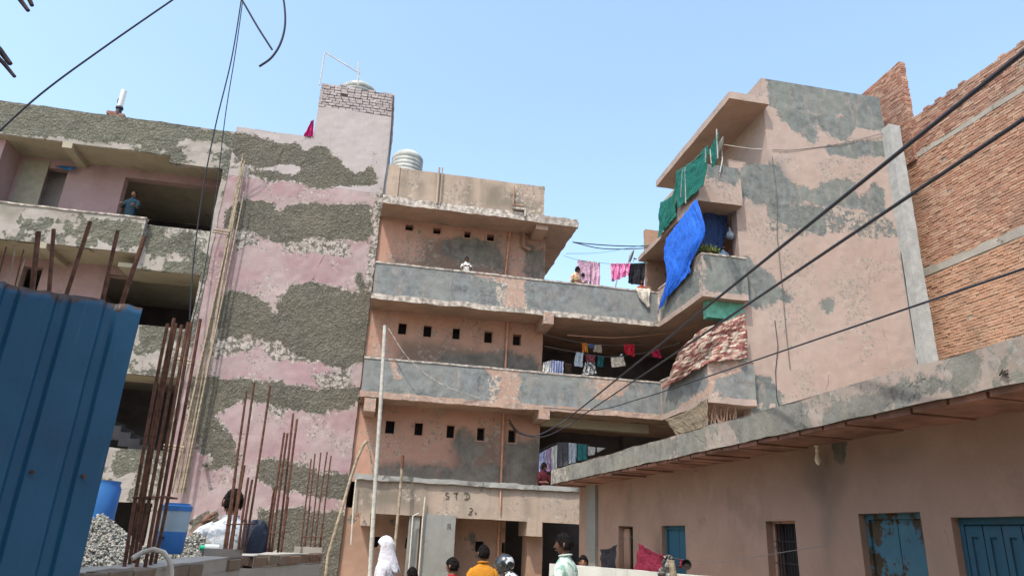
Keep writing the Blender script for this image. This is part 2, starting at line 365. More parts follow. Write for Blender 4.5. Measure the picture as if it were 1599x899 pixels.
# --- stair tower
XT0, XT1 = -5.65, -.78
c6 = lambda *p: crop(250, 450, 4, p); c7 = lambda *p: crop(340, 180, 4, p); c5 = lambda *p: crop(250, 674, 4, p)
TY = lambda pts: PL(pts, 1, YT)
rough = [TY(c7((165,140),(200,135),(330,160),(400,190),(520,200),(560,230),(600,195),(660,200),(720,250),(790,320),(860,365),(920,370),(940,335),(965,335),(990,380),(985,430),(860,425),(700,440),(600,440),(520,420),(480,400),(500,370),(540,350),(530,320),(490,310),(470,290),(420,310),(330,315),(260,320),(200,310),(175,300),(110,230))),
    TY(c7((180,335),(300,350),(380,360),(480,395),(420,405),(300,390),(190,365))),
    TY(c7((100,560),(180,535),(230,565),(270,545),(350,560),(360,590),(430,580),(460,560),(590,560),(610,540),(690,570),(760,560),(830,575),(930,560),(955,620),(960,700),(940,790),(870,790),(800,780),(700,770),(620,760),(540,760),(480,790),(430,800),(330,770),(250,740),(200,700),(120,710),(60,690),(70,600))),
    TY([(338,500),(345,468),(360,457),(400,462),(415,475),(425,495),(434,492),(440,465),(455,448),(480,441),(540,455),(568,468),(570,562),(545,572),(500,565),(470,552),(450,540),(430,532),(400,526),(380,522),(345,527)]),
    TY([(300,592),(330,593),(400,598),(440,598),(480,612),(530,608),(566,606),(562,628),(520,642),(480,642),(440,632),(425,628),(400,625),(375,618),(355,632),(335,648),(345,668),(322,670),(300,675)]),
    TY(c5((200,0),(400,0),(465,60),(470,200),(330,215),(320,130),(270,120),(210,60))),
    TY(c5((620,180),(740,170),(870,220),(950,240),(1000,260),(1250,280),(1250,400),(1040,390),(880,380),(800,360),(700,340),(630,300))),
    TY(c5((620,500),(680,490),(860,490),(1000,500),(1100,500),(1250,560),(1250,960),(1000,960),(960,740),(800,760),(640,720),(590,620))),
    TY(c5((180,560),(240,530),(340,510),(345,560),(240,580),(190,620))),
    TY([(560,430),(585,470),(580,520),(572,560),(560,560)]), TY([(590,392),(602,388),(600,440),(585,430)]),
    TY([(364,205),(392,212),(395,236),(366,232)])]
white = [TY(c6((590,340),(700,300),(760,340),(900,370),(930,460),(800,460),(700,450),(620,360))), TY(c6((360,190),(540,195),(545,260),(420,240))),
    TY([(585,300),(603,290),(602,370),(590,420),(576,470),(568,470),(576,400)]), TY([(440,372),(500,366),(545,380),(548,402),(500,396),(440,392)]),
    TY(c7((110,700),(240,740),(260,800),(120,840))), TY([(310,540),(345,525),(400,530),(400,545),(330,560)]), TY(c6((960,540),(1199,500),(1199,640),(1080,650),(980,600))),
    TY([(366,210),(385,220),(378,262),(362,262)]), TY([(430,600),(470,625),(440,650),(415,640)])]
stn = [TY([(340,700),(360,680),(350,720)])]
tz = P(371, 198, 1, YT)[2]; tz2 = P(497, 166, 1, YT)[2]
ztop = P(497, 128, 1, YT)[2]
m = MB()
XS = P(497, 166, 1, YT)[0]
out = [(XT0-.1, YT, -1), (XT1+.1, YT, -1), (XT1+.1, YT, tz2+1), (XS, YT, tz2+1), (XS, YT, tz), (XT0-.1, YT, tz)]
m.face((XT0, YT, 0), (1, 0, 0), (0, 0, 1), XT1-XT0, 12.0, cell=.08, polys={0: rough, 1: white}, amp=.014)
m.box(XT0, XT1, YT+.0, YT+3.2, 0, 12.0, cell=.4, faces='lrb')
m.build('stair_tower_wall', M['tower'], APT, label='pink tower wall with big patches of bare pebbly cement')
m = MB(); m.box(XT0, XS, YT, YT+3.2, 12.0, tz, cell=.08, polys={0: rough, 1: white}, amp=.012, faces='flrbt')
m.box(XS, XT1, YT, YT+3.2, 12.0, tz2, cell=.08, polys={0: rough, 1: white}, amp=.010, faces='flrbt')
m.build('tower_parapet_wall', M['towerlilac'], APT)
def bricks(name, mat, mortm, o, d, n, L, z0, zfun, parent, bl=.215, bh=.072, jt=.013, dep=.1, jd=.010, skip=(), zone=None, missing=.004, back=True):
    """a wall of single bricks laid from o along d (unit), outward normal n"""
    o, d, n = V(*o), V(*d), V(*n); vv = []; ff = []; ww = []; k = 0; z = z0; row = 0
    up = V(0, 0, 1)
    while True:
        off = (bl+jt)*.5*(row % 2)+RNG.uniform(-.03, .03); x = -off; any_ = False
        while x < L:
            l = bl*RNG.uniform(.92, 1.04) if RNG.random() > .08 else bl*.5
            xm = min(max(x+l/2, 0), L)
            if z+bh <= zfun(xm)+RNG.uniform(-.02, .02) and not any(a <= z+bh*.5 <= b for a, b in skip) and RNG.random() > missing:
                any_ = True; a0, a1 = max(x, 0), min(x+l, L)
                if a1-a0 > .04:
                    pr = RNG.uniform(-jd, jd); tz_ = RNG.uniform(-.005, .005)+.010*math.sin(x*1.1+z*.35)+.006*math.sin(x*3.3+z); r4 = RNG.uniform(-.005, .005, (4, 2))
                    q = [(a0, z), (a1, z), (a1, z+bh), (a0, z+bh)]
                    fr = [o+d*(px_+r4[i, 0])+up*(pz+tz_+r4[i, 1])+n*(pr+.006) for i, (px_, pz) in enumerate(q)]
                    # softened arris
                    cen = sum(fr)/4; fr2 = [cen+(p-cen)*np.array([.955, .955, .9])-0*n for p in fr]; frb = [p-n*.006 for p in fr]; bk = [p-n*dep for p in fr]
                    vv += fr2+frb+bk; c = RNG.random(); zn = 0 if zone is None else zone(z)
                    ww += [[c, zn, 0, 0]]*12
                    b = k; ff.append((b, b+1, b+2, b+3))
                    for i in range(4):
                        j = (i+1) % 4
                        ff.append((b+i, b+4+i, b+4+j, b+j)); ff.append((b+4+i, b+8+i, b+8+j, b+4+j))
                    k += 12
            x += l+jt
        z += bh+jt*.9; row += 1
        if z > max(zfun(t) for t in np.linspace(0, L, 9))+.1: break
    mb = MB(); mb.add(vv, ff, 0, np.array(ww, float)); br = mb.build(name, mat, parent)
    return br
bz0 = tz2; tb = []
m = MB(); m.box(XS+.02, XT1-.02, YT+.03, YT+.2, bz0, ztop-.05, cell=.5, faces='ft')
m.box(XS+.02, XS+.2, YT+.2, YT+2.8, bz0, ztop-.05, cell=.5, faces='lrt'); m.box(XT1-.2, XT1-.02, YT+.2, YT+2.8, bz0, ztop-.05, cell=.5, faces='lrt')
mo = m.build('tower_top_brickwork', M['wmortar'], APT, label='limewashed brick courses round the tower top')
bricks('brick_course', M['wbrick'], None, (XS, YT, 0), (1, 0, 0), (0, -1, 0), XT1-XS, bz0+.01, lambda x: ztop+.02-.05*(x > 1.3)+.05*(x < .9), mo, bh=.088, jt=.017, jd=.014, missing=.02)
bricks('brick_course', M['wbrick'], None, (XS, YT+2.8, 0), (0, -1, 0), (-1, 0, 0), 2.8, bz0+.01, lambda x: ztop, mo, bh=.088, jt=.017, jd=.014)
bricks('brick_course', M['wbrick'], None, (XT1, YT, 0), (0, 1, 0), (1, 0, 0), 2.8, bz0+.01, lambda x: ztop-.05, mo, bh=.088, jt=.017, jd=.014)

# --- centre: back walls with ventilation openings
Xc0, Xc1 = -.78, 4.75
WY = lambda pts: PL(pts, 1, YW)
c1 = lambda *p: crop(560, 240, 10/3, p); c2 = lambda *p: crop(540, 460, 3.747, p); c3 = lambda *p: crop(540, 659, 3.747, p)
q4 = cr(560, 240, 10/3, [(243,370,283,400),(388,387,427,417),(550,405,583,438),(668,420,706,455)])
q3 = cr(540, 460, 3.747, [(307,160,355,232),(455,175,502,247),(625,190,668,260),(810,212,858,282),(977,232,1025,297)])
q2 = cr(540, 460, 3.747, [(232,732,285,812),(403,745,450,822),(590,763,635,837),(767,777,812,853),(950,790,995,865)])
qg = cr(560, 780, 5.33, [(132,305,200,395),(390,310,455,400),(970,345,1040,440),(1190,355,1250,440)])
st4 = [WY(c1((340,430),(440,440),(560,440),(640,460),(740,460),(770,640),(600,640),(300,640),(300,560))), WY(c1((160,540),(330,560),(330,640),(150,640)))]
st3 = [WY(c2((330,260),(440,270),(600,300),(780,300),(800,340),(930,340),(1130,400),(1130,480),(800,480),(300,420)))]
st2 = [WY(c3((640,60),(900,50),(930,380),(620,380),(600,260),(620,180))), WY(c3((930,100),(1120,100),(1120,420),(930,420))), WY(c3((200,240),(640,260),(640,420),(190,400)))]
ce4 = [WY(c1((440,455),(700,450),(760,600),(560,560),(450,520)))]; ce4b = [WY(c1((880,500),(960,500),(960,680),(880,680)))]
ce3 = [WY(c2((560,370),(800,340),(1100,380),(1100,460),(560,420)))]
ce2 = [WY(c3((640,80),(720,60),(800,180),(700,220),(630,160))), WY(c3((180,270),(900,270),(1130,290),(1130,420),(180,420))), WY(c3((940,140),(1120,120),(1120,300),(940,300)))]
for nm, z0, z1, q, st, ce in (('upper', 8.22, 11.2, q4, st4, ce4+ce4b), ('mid', 5.3, 8.1, q3, st3, ce3), ('low', 2.9, 5.2, q2, st2, ce2)):
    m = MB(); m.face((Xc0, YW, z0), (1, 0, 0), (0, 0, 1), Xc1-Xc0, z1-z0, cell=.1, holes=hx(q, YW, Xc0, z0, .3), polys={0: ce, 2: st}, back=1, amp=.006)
    m.box(Xc1-.25, Xc1, YW+.01, 23.5, z0, z1, cell=.5, faces='rb'); m.build('ventilated_wall', [M['salmon'], M['darkv']], APT, label='salmon wall with a row of small square vents')
    for a, b, c, d, e in hx(q, YW, Xc0, z0, .3):                      # thin cement surround on each vent
        f = MB(); x0, x1, y0, y1 = Xc0+a, Xc0+b, z0+c, z0+d; t = .028
        for bb in ((x0-t, x1+t, y0-t, y0), (x0-t, x1+t, y1, y1+t*.6), (x0-t, x0, y0, y1), (x1, x1+t, y0, y1)):
            f.box(bb[0], bb[1], YW-.012, YW+.02, bb[2], bb[3], cell=.1, faces='flrtd', amp=.003)
        f.build('vent_surround', M['salmon'], APT)
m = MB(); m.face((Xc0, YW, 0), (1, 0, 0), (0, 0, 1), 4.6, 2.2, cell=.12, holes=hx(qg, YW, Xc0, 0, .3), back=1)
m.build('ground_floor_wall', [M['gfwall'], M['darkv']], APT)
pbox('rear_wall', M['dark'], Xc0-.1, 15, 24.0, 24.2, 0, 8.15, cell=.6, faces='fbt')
# parapets: salmon plaster, most of it patched with smooth blue-grey cement
FY = lambda pts: PL(pts, 1, YF)
g4 = [FY([(580,412),(640,420),(690,426),(740,432),(768,446),(768,486),(700,482),(580,470)]), FY([(828,434),(1040,458),(1040,506),(930,498),(850,490),(830,484)]), FY([(735,436),(765,440),(750,446)])]
g3 = [FY([(574,570),(604,572),(612,596),(640,600),(650,612),(572,606)]), FY([(570,565),(600,565),(606,590),(588,612),(568,622)]), FY([(628,566),(660,565),(735,574),(756,582),(754,628),(700,624),(650,610),(634,590)]), FY([(816,584),(922,594),(928,612),(924,622),(932,628),(980,626),(984,606),(990,598),(1042,600),(1042,650),(960,646),(880,638),(816,632)]), FY([(655,612),(755,628),(700,626)])]
fl4 = [FY([(745,440),(792,440),(788,490),(745,486)]), FY([(818,436),(836,446),(836,484),(820,486)]), FY([(700,440),(730,446),(724,462),(706,456)]), FY([(588,464),(700,482),(760,488),(700,490),(588,476)]), FY([(600,416),(620,420),(622,430),(604,428)])]
fl3 = [FY([(748,584),(782,590),(778,626),(746,626)]), FY([(590,606),(700,622),(830,636),(1030,650),(1030,656),(830,644),(700,632),(590,616)]), FY([(812,590),(822,592),(820,632),(812,630)]), FY([(590,604),(700,622),(800,632),(700,632),(590,614)])]
sg = [FY([(590,430),(700,440),(760,452),(760,470),(590,450)]), FY([(850,455),(1020,480),(1020,492),(850,480)])]
def parapet(z0, z1, polys, mat='band', X0=-.70, X1=8.27):
    m = MB(); m.box(X0, X1, YF, YF+.13, z0, z1, cell=.09, polys=polys, amp=.009)
    o = m.build('balcony_parapet', M[mat], APT)
    k = MB(); k.box(X0-.02, X1, YF-.02, YF+.15, z1-.005, z1+.045, cell=.12, amp=.012); k.build('coping', M['capwhite'], o); return o
parapet(8.22, 9.2, {0: g4, 1: fl4, 2: sg}); parapet(5.30, 6.26, {0: g3, 1: fl3, 2: sg})
for z0 in (8.06, 5.14):       # floor slabs, edge a little proud
    m = MB(); m.box(-.74, Xc1+.0, YF-.035, YW, z0, z0+.165, cell=.07, mat=0, dmat=1, amp=.030, faces='fltd')
    m.box(Xc1, 8.28, YF-.03, 24.0, z0+.0, z0+.165, cell=.08, mat=0, dmat=1, amp=.026, faces='ftd')
    m.build('floor_slab', [M['capwhite'] if z0 > 8 else M['band'], M['soffit']], APT)
# beam heads showing in the slab edges
for u, v, Yb in ((857, 497, YF-.06), (577, 632, YF-.06), (850, 645, YF-.06)):
    p = P(u, v, 1, Yb); pbox('beam_end', M['band'], p[0]-.16, p[0]+.16, Yb, YW, p[2]-.17, p[2]+.2, cell=.1, amp=.012)
# ceiling beam of the lower walkway
pbox('ceiling_beam', M['soffitcream'], 4.78, 8.2, 20.9, 21.2, 4.86, 5.13, cell=.2)
# roof: slab running back over everything, parapet wall on it
XR = P(903, 350, 1, YF)[0]
m = MB(); m.box(-.74, XR, YF-.02, 25.0, 11.19, 11.45, cell=.09, dmat=1, amp=.032); m.build('roof_slab', [M['capwhite'], M['soffit']], APT)
pbox('roof_edge_beam', M['soffit'], 4.2, 4.6, YF+.1, 24.5, 11.0, 11.19, cell=.2)
XP0, XP1 = P(609, 257, 1, YF)[0], P(851, 292, 1, YF)[0]
rs = [FY(c1((560,130),(590,130),(590,280),(560,280))), FY(c1((550,110),(600,110),(600,290),(550,290))), FY(c1((300,80),(330,80),(330,240),(310,240))), FY(c1((640,140),(760,160),(760,300),(640,280))), FY(c1((800,200),(860,200),(940,260),(940,330),(680,280),(690,240))), FY(c1((230,90),(250,90),(250,230),(225,230)))]
m = MB(); m.box(XP0, XP1, YF+.02, YF+.2, 11.45, 12.5, cell=.1, polys={2: rs, 1: [FY(c1((790,180),(830,180),(830,250),(800,250)))]}, amp=.01); m.build('roof_parapet', M['ledge'], APT)
pbox('roof_parapet', M['ledge'], XP1-.15, XP1+.02, YF+.2, 24.0, 11.45, 12.48, cell=.3)
pbox('parapet_pier', M['ledge'], XP0-.03, XP0+.33, YF-.02, YF+.2, 11.45, 12.56, cell=.1, amp=.012)
# loose bricks on the slab end
lb = thing('brick_stack', 'low heap of loose red bricks on the flat roof corner beside the sky gap', 'bricks', tuple(P(868, 342, 1, 20.6)*V(1, 1, 0)+V(0, 0, 11.46)))
m = MB()
for i in range(16):
    x = 4.75+RNG.uniform(0, .9); y = 20.5+RNG.uniform(0, .5); z = 11.46+.075*(i//6); m.box(x, x+.22, y, y+.1, z, z+.07, cell=.3, amp=.004)
m.build('loose_bricks', M['brick'], lb)
# ground floor ledge
s_l = [FY(c3((690,380),(700,380),(700,520),(680,520))), FY(c3((1040,400),(1080,400),(1080,540),(1050,540))), FY(c3((70,330),(1150,400),(1150,425),(70,352))), FY(c3((60,350),(420,380),(480,470),(440,540),(80,500))), FY(c3((440,370),(490,370),(490,530),(440,530)))]
XL1 = 6.4
m = MB(); m.box(-.57, XL1, YF, YF+.2, 2.04, 2.93, cell=.09, polys={2: s_l}, amp=.008); LD = m.build('ledge_wall', M['ledge'], APT, label='grey-pink ledge band with scratched letters')
pbox('ledge_coping', M['cap'], -.60, XL1, YF-.09, YF+.22, 2.90, 3.03, cell=.07, amp=.026)
pbox('ledge_slab', M['soffit'], -.57, XL1, YF+.2, 24.0, 2.72, 2.9, cell=.3, faces='td')
pbox('corbel', M['ledge'], *[P(562, 820, 1, YF)[0], P(577, 820, 1, YF)[0]], YF, YW, 1.72, 2.04, cell=.1, amp=.012)
pbox('corbel', M['ledge'], *[P(822, 830, 1, YF)[0], P(846, 830, 1, YF)[0]], YF-.04, YW, 1.66, 2.06, cell=.1, amp=.012)
a, b = P(659, 850, 1, YF)[0], P(709, 850, 1, YF)[0]
pbox('infill_wall', M['greyblock'], a, b, YF-.03, YF+.22, 0, 2.1, cell=.1, label='grey cement infill wall at the doorway')
pbox('infill_wall', M['greyblock'], P(636, 850, 1, YF)[0], P(653, 850, 1, YF)[0], YF+.05, YF+.25, 0, 2.02, cell=.1)
pbox('pillar', M['gfwall'], P(822, 850, 1, YF+.5)[0], P(846, 850, 1, YF+.5)[0], YF+.4, YW, 0, 2.04, cell=.12)
# scratched letters
def strokes(mat, letters, Yp, parent, r=.009):
    for pts_list in letters:
        m = MB()
        for pl in pts_list: m.tube([P(u, v, 1, Yp) for u, v in pl], r, 5)
        m.build('scratched_letter', mat, parent)
L = lambda *p: crop(670, 760, 11.99, p)
strokes(M['letters'], [[L((365,110),(330,100),(305,125),(325,155),(375,175),(370,205),(340,220),(310,210))], [L((460,108),(545,105)), L((520,108),(505,170),(512,230))], [L((655,112),(715,110),(752,140),(755,190),(725,225),(660,228)), L((700,150),(708,180),(700,205))],
    [L((760,395),(800,395),(818,430),(790,450),(800,500),(770,520),(735,500)), L((790,450),(765,460),(762,500))], [L((860,480),(880,515),(880,470))]], YF-.012, LD, .010)
strokes(M['wire'], [[L((345,690),(400,685),(395,725),(350,745),(345,690)), L((340,780),(350,745)), L((375,735),(410,785))]], YF-.045, LD, .008)

# --- left wing
LX0 = -16
rl = [TY([(-200,150),(0,158),(270,188),(275,232),(0,205),(-200,180)]), TY([(250,190),(370,208),(370,225),(320,218),(270,212)])]
m = MB(); m.box(LX0, XT0, YT+.0, YT+.15, 12.42, P(180, 181, 1, YT)[2], cell=.09, polys={0: rl}, amp=.022)
m.build('roof_parapet', M['left'], APT, label='rough dark bare cement roof edge of the left wing')
m = MB(); m.box(LX0, XT0, YT+.02, 27, 12.40, 12.6, cell=.25, dmat=1, amp=.015, faces='fd'); m.build('roof_slab', [M['left'], M['soffitcream']], APT)
XLr = P(265, 250, 1, YT)[0]
pbox('roof_beam', M['left'], XLr, XT0, YT-.02, YT+.25, 12.16, 12.42, cell=.1, amp=.02)
for u, v in ((106, 225), (-140, 190)):
    x = P(u, v, 1, YT)[0]; pbox('ceiling_beam', M['soffitcream'], x-.14, x+.14, YT-.03, 22.3, 12.22, 12.41, cell=.12, amp=.01)
YL = 22.3
# pink recessed walls with openings on each floor, rooms behind
def lw_wall(z0, z1, ops, mat='inpink'):
    m = MB(); m.face((LX0, YL, z0), (1, 0, 0), (0, 0, 1), XT0-LX0, z1-z0, cell=.2, holes=[(a-LX0, b-LX0, c-z0, d-z0, .3) for a, b, c, d in ops], amp=.004)
    return m.build('recessed_wall', M[mat], APT)
XO = lambda u, v, Y=YL: P(u, v, 1, Y)[0]
lw_wall(9.15, 12.4, [(XO(190, 300), XO(352, 300)+.6, 9.5, P(250, 283, 1, YL)[2]), (XO(62, 290), XO(100, 290), 9.2, P(80, 262, 1, YL)[2])])
lw_wall(6.0, 9.1, [(XO(162, 450), XO(330, 450)+.6, 6.2, P(230, 438, 1, YL)[2]+.05), (XO(32, 430), XO(64, 430), 6.1, P(50, 416, 1, YL)[2])])
lw_wall(2.9, 5.9, [(LX0+2, XT0-.1, 3.1, 5.5)]); lw_wall(0, 2.85, [(LX0+2, XT0-.1, .2, 2.4)])
pbox('party_wall', M['inpink'], XO(22, 280)-.2, XO(22, 280), YT+.3, YL, 6.1, 12.4, cell=.3)
for z in (9.0, 5.9, 2.8): pbox('floor_slab', M['soffitcream'], LX0, XT0, YT+.12, 27, z, z+.14, cell=.3, faces='ftd')
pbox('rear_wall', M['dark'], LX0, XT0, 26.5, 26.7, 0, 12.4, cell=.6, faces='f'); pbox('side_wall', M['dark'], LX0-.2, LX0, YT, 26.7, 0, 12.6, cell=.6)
pbox('room_partition', M['inpink'], XO(130, 300)-.1, XO(130, 300)+.1, YL+.3, 26.5, 0, 12.4, cell=.6, faces='lrf')
# passage beyond the upper doorway: cream wall, cement patch, blue plastic
pbox('passage_wall', M['incream'], XO(26, 290), XO(68, 290), YL-.04, YL-.01, 9.2, P(50, 250, 1, YL)[2], cell=.3)
pbox('passage_wall', M['towerlilac'], XO(62, 290)-.2, XO(100, 290)+.2, YL+.6, YL+.7, 9.1, 12.3, cell=.2)
# parapets of the left wing
w4 = {0: [TY([(148,350),(225,352),(222,385),(200,394),(160,376),(140,372)]), TY([(90,372),(105,372),(100,385)])], 2: [TY([(0,330),(40,330),(20,350)])]}
zt4, zb4 = P(110, 329, 1, YT-.2)[2], P(110, 384, 1, YT-.2)[2]
m = MB(); m.box(LX0, P(228, 342, 1, YT-.2)[0], YT-.2, YT-.05, zb4, zt4, cell=.09, polys=w4, amp=.016); pp = m.build('balcony_parapet', M['left'], APT, label='whitewashed flaking upper parapet of the left wing')
m = MB(); m.box(LX0, P(228, 342, 1, YT-.2)[0]+.02, YT-.23, YT-.02, zt4, zt4+.05, cell=.12, amp=.012); m.build('coping', M['capwhite'], pp)
pbox('floor_slab', M['soffitcream'], LX0, P(228, 342, 1, YT-.2)[0], YT-.18, YL, zb4+.01, zb4+.12, cell=.2, faces='flrtd')
for u in (62, ):
    x = P(u, 390, 1, YT-.2)[0]; pbox('ceiling_beam', M['soffitcream'], x-.15, x+.15, YT-.23, YL, zb4-.16, zb4+.01, cell=.12)
xa = P(228, 350, 1, YT)[0]
d4 = {0: [TY([(232,352),(256,356),(255,398),(228,395)]), TY([(258,372),(300,368),(303,392),(262,396)]), TY([(262,408),(320,412),(318,430),(262,425)])], 1: [TY([(255,358),(300,360),(325,360),(320,400),(300,415)])]}
m = MB(); m.box(xa, XT0-.15, YT, YT+.15, P(270, 425, 1, YT)[2], P(280, 356, 1, YT)[2], cell=.08, polys=d4, amp=.018); m.build('balcony_parapet', M['left'], APT)
pbox('floor_slab', M['soffitcream'], xa-.5, XT0, YT+.02, YL, P(270, 425, 1, YT)[2]+.02, P(270, 425, 1, YT)[2]+.15, cell=.2, faces='ftd')
d3 = {0: [TY([(222,508),(262,512),(262,530),(240,548),(215,548)])], 1: [TY([(262,520),(300,530),(300,580),(262,575)])]}
m = MB(); m.box(-8.6, XT0-.15, YT, YT+.15, P(215, 585, 1, YT)[2], P(225, 508, 1, YT)[2], cell=.08, polys=d3, amp=.018); m.build('balcony_parapet', M['left'], APT)
pbox('floor_slab', M['soffitcream'], -8.6, XT0, YT+.02, YL, P(215, 585, 1, YT)[2]+.02, 5.85, cell=.3, faces='ftd')
d2 = {0: [TY([(180,700),(230,702),(235,735),(180,740)])], 1: [TY([(235,705),(262,705),(262,780),(235,780)])]}
m = MB(); m.box(-8.9, XT0-.15, YT, YT+.15, P(200, 784, 1, YT)[2], P(200, 700, 1, YT)[2], cell=.08, polys=d2, amp=.018); m.build('balcony_parapet', M['left'], APT)
# stair flights glimpsed in the dark openings
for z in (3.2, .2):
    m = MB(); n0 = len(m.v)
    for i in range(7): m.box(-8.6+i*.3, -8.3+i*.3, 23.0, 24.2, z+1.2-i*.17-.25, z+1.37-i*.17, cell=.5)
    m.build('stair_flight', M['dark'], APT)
m = MB(); pil = {0: [TY([(350,300),(362,330),(350,430),(345,420)]), TY([(330,430),(322,480),(310,520),(318,450)]), TY([(300,600),(318,640),(300,700),(290,680)])]}
m.box(XT0-.16, XT0, YT-.02, YL+.3, 0, 12.2, cell=.09, polys=pil, amp=.02, faces='flr'); m.build('pillar', M['left'], APT, label='flaking pillar between left wing and tower')

# --- right wing
XRt, YR, XE, XK = 8.27, 16.8, 9.57, 10.75
YE = 17.08; EY = lambda pts: PL(pts, 1, YE); EYR = lambda pts: PL(pts, 1, YR); RX = lambda pts: PL(pts, 0, XRt)
e1 = lambda *p: crop(1180, 60, 2.864, p); e2 = lambda *p: crop(1000, 270, 5, p); e3 = lambda *p: crop(1020, 380, 5.45, p); e4 = lambda *p: crop(1000, 530, 3.747, p); e5 = lambda *p: crop(1080, 200, 7.5, p)
XQ = P(1437, 565, 1, YE)[0]; zQ = P(1280, 137, 1, YE)[2]
grey = [EY(e1((60,190),(150,200),(300,215),(560,262),(570,370),(480,365),(380,345),(200,320),(130,340),(60,290))),
    EY(e1((100,320),(200,330),(390,360),(430,400),(400,440),(330,420),(280,390),(220,380),(270,420),(250,460),(200,420),(130,370))),
    EY(e1((320,480),(420,490),(460,470),(600,470),(590,520),(520,520),(420,520),(340,510))), EY(e1((420,350),(560,360),(570,400),(440,390))),
    EY(e5((150,430),(230,430),(290,500),(300,660),(160,640))), EY(e5((330,500),(450,520),(520,580),(520,640),(440,720),(380,690),(330,600))),
    EY(e5((560,480),(640,440),(850,420),(1000,440),(1060,560),(1199,700),(1400,740),(1560,720),(1620,640),(1900,650),(1900,840),(1199,840),(900,840),(760,840),(700,740),(600,760),(560,600))),
    EY(e1((200,720),(260,690),(420,700),(500,710),(540,660),(560,680),(570,780),(500,770),(440,750),(300,745))),
    EY(e3((420,130),(740,170),(800,200),(860,200),(800,300),(800,480),(440,430),(410,300))), EY(e3((800,130),(870,200),(1000,290),(1120,420),(1150,480),(1000,510),(860,550),(800,500))),
    EY(e4((440,260),(560,230),(600,190),(650,200),(660,360),(520,350),(420,290))), EY(e4((670,230),(760,240),(820,330),(830,400),(670,410))),
    EY(e1((290,320),(340,310),(345,345),(300,345))) if 0 else EY(crop(1180, 360, 2.864, ((300,318),(340,315),(342,345),(305,348)))),
    EY(e1((60,750),(300,760),(300,870),(180,840),(60,800)))]
fke = [EY(e1((60,740),(240,745),(480,780),(600,800),(640,880),(480,890),(430,860),(200,880),(70,850))), EY(e5((640,560),(700,560),(700,760),(650,800))), EY(e3((860,300),(930,290),(950,420),(860,470))), EY(e4((400,310),(470,340),(640,370),(650,390),(400,380))),
    EY(e3((740,170),(800,200),(800,290),(760,260)))]
sbe = [EY(e1((0,500),(120,560),(200,700),(0,760))), EY(e3((440,180),(740,200),(700,300),(460,330)))]
m = MB(); out = [(XE, YR, -1), (XQ+.2, YR, -1), (XQ+.2, YR, 20), (XK, YR, 20), (XK, YR, 12.65), (9.43, YR, 12.65), (9.43, YR, 12.2), (XRt, YR, 12.2), (XRt, YR, 11.02), (XE, YR, 11.02)]
EP = {0: grey, 1: fke, 2: sbe}
m.face((XE, YE, 3.0), (1, 0, 0), (0, 0, 1), XQ-XE, 8.02, cell=.09, polys=EP, amp=.008)
m.face((XE, YE, 11.02), (1, 0, 0), (0, 0, 1), XQ-XE, 1.2, cell=.09, polys=EP, amp=.008); m.box(XRt, XE+.06, YR, YR+.14, 11.02, 12.2, cell=.09, polys=EP, amp=.008); m.box(XRt, XRt+.14, YR+.14, YR+2.6, 11.02, 12.2, cell=.12, amp=.008)
m.face((9.43, YE, 12.22), (1, 0, 0), (0, 0, 1), XQ-9.43, .42, cell=.09, polys=EP, amp=.008)
m.face((XK, YE, 12.64), (1, 0, 0), (0, 0, 1), XQ-XK, zQ-12.64, cell=.09, polys=EP, amp=.008)
m.face((XE, YE, 0), (1, 0, 0), (0, 0, 1), XQ-XE, 3.0, cell=.3)
m.box(XK, XQ, YE+.0, 22.7, 0, zQ, cell=.3, faces='rtb'); m.box(9.43, XK, YE+.0, YE+.45, 12.2, 12.64, cell=.15, faces='ltb')
m.box(XE, XE+.3, YE, YE+.35, 0, 11.02, cell=.15, faces='lb')
m.build('end_wall', M['endwall'], APT, label='tall pale pink end wall with blue-grey cement patches')
m = MB(); wq = [P(1170, 229, 0, XK), P(1181, 244, 0, XK)]
m.face((XK, 22.7, 11.0), (0, -1, 0), (0, 0, 1), 22.7-YE, zQ-11.0, cell=.2, holes=[(22.7-19.0, 22.7-18.1, 1.2, 2.25, .3)], back=1)
m.build('room_wall', [M['endwall'], M['glassdark']], APT)
m = MB(); m.box(XK, XK+.2, YR+.35, 23.5, 0, 11.0, cell=.4, faces='lf'); m.build('room_wall', M['inpink'], APT)
pbox('rear_wall', M['gfwall'], XRt+.2, XK, 21.5, 21.7, 8.1, 12.15, cell=.3, faces='flrt'); pbox('rear_wall', M['dark'], 8.3, XK, 23.6, 23.8, 0, 8.1, cell=.6, faces='f')
# slabs
m = MB(); m.box(XRt-.02, XE+.05, YR-.02, YE, 10.96, 11.12, cell=.14, dmat=1, amp=.010); m.box(XRt-.02, XK, YE+.002, 21.7, 10.96, 11.12, cell=.14, dmat=1, amp=.010); m.build('floor_slab', [M['endwall'], M['soffit']], APT)
for z in (8.05, 5.13):
    m = MB(); m.box(XRt-.03, XE+.03, YR-.01, YE, z, z+.16, cell=.10, dmat=1, amp=.02, faces='flrtd'); m.box(XRt-.03, XK, YE+.002, 23.6, z, z+.16, cell=.14, dmat=1, amp=.014, faces='flrtd'); m.build('floor_slab', [M['endwall'], M['soffit']], APT)
zc = P(1138, 154, 1, YR)[2]; m = MB(); m.box(9.43, XK+.0, YR-.03, 22.75, zc, zc+.25, cell=.14, dmat=1, amp=.008); m.build('roof_canopy', [M['endwall'], M['soffit']], APT, label='projecting concrete canopy over the top landing')
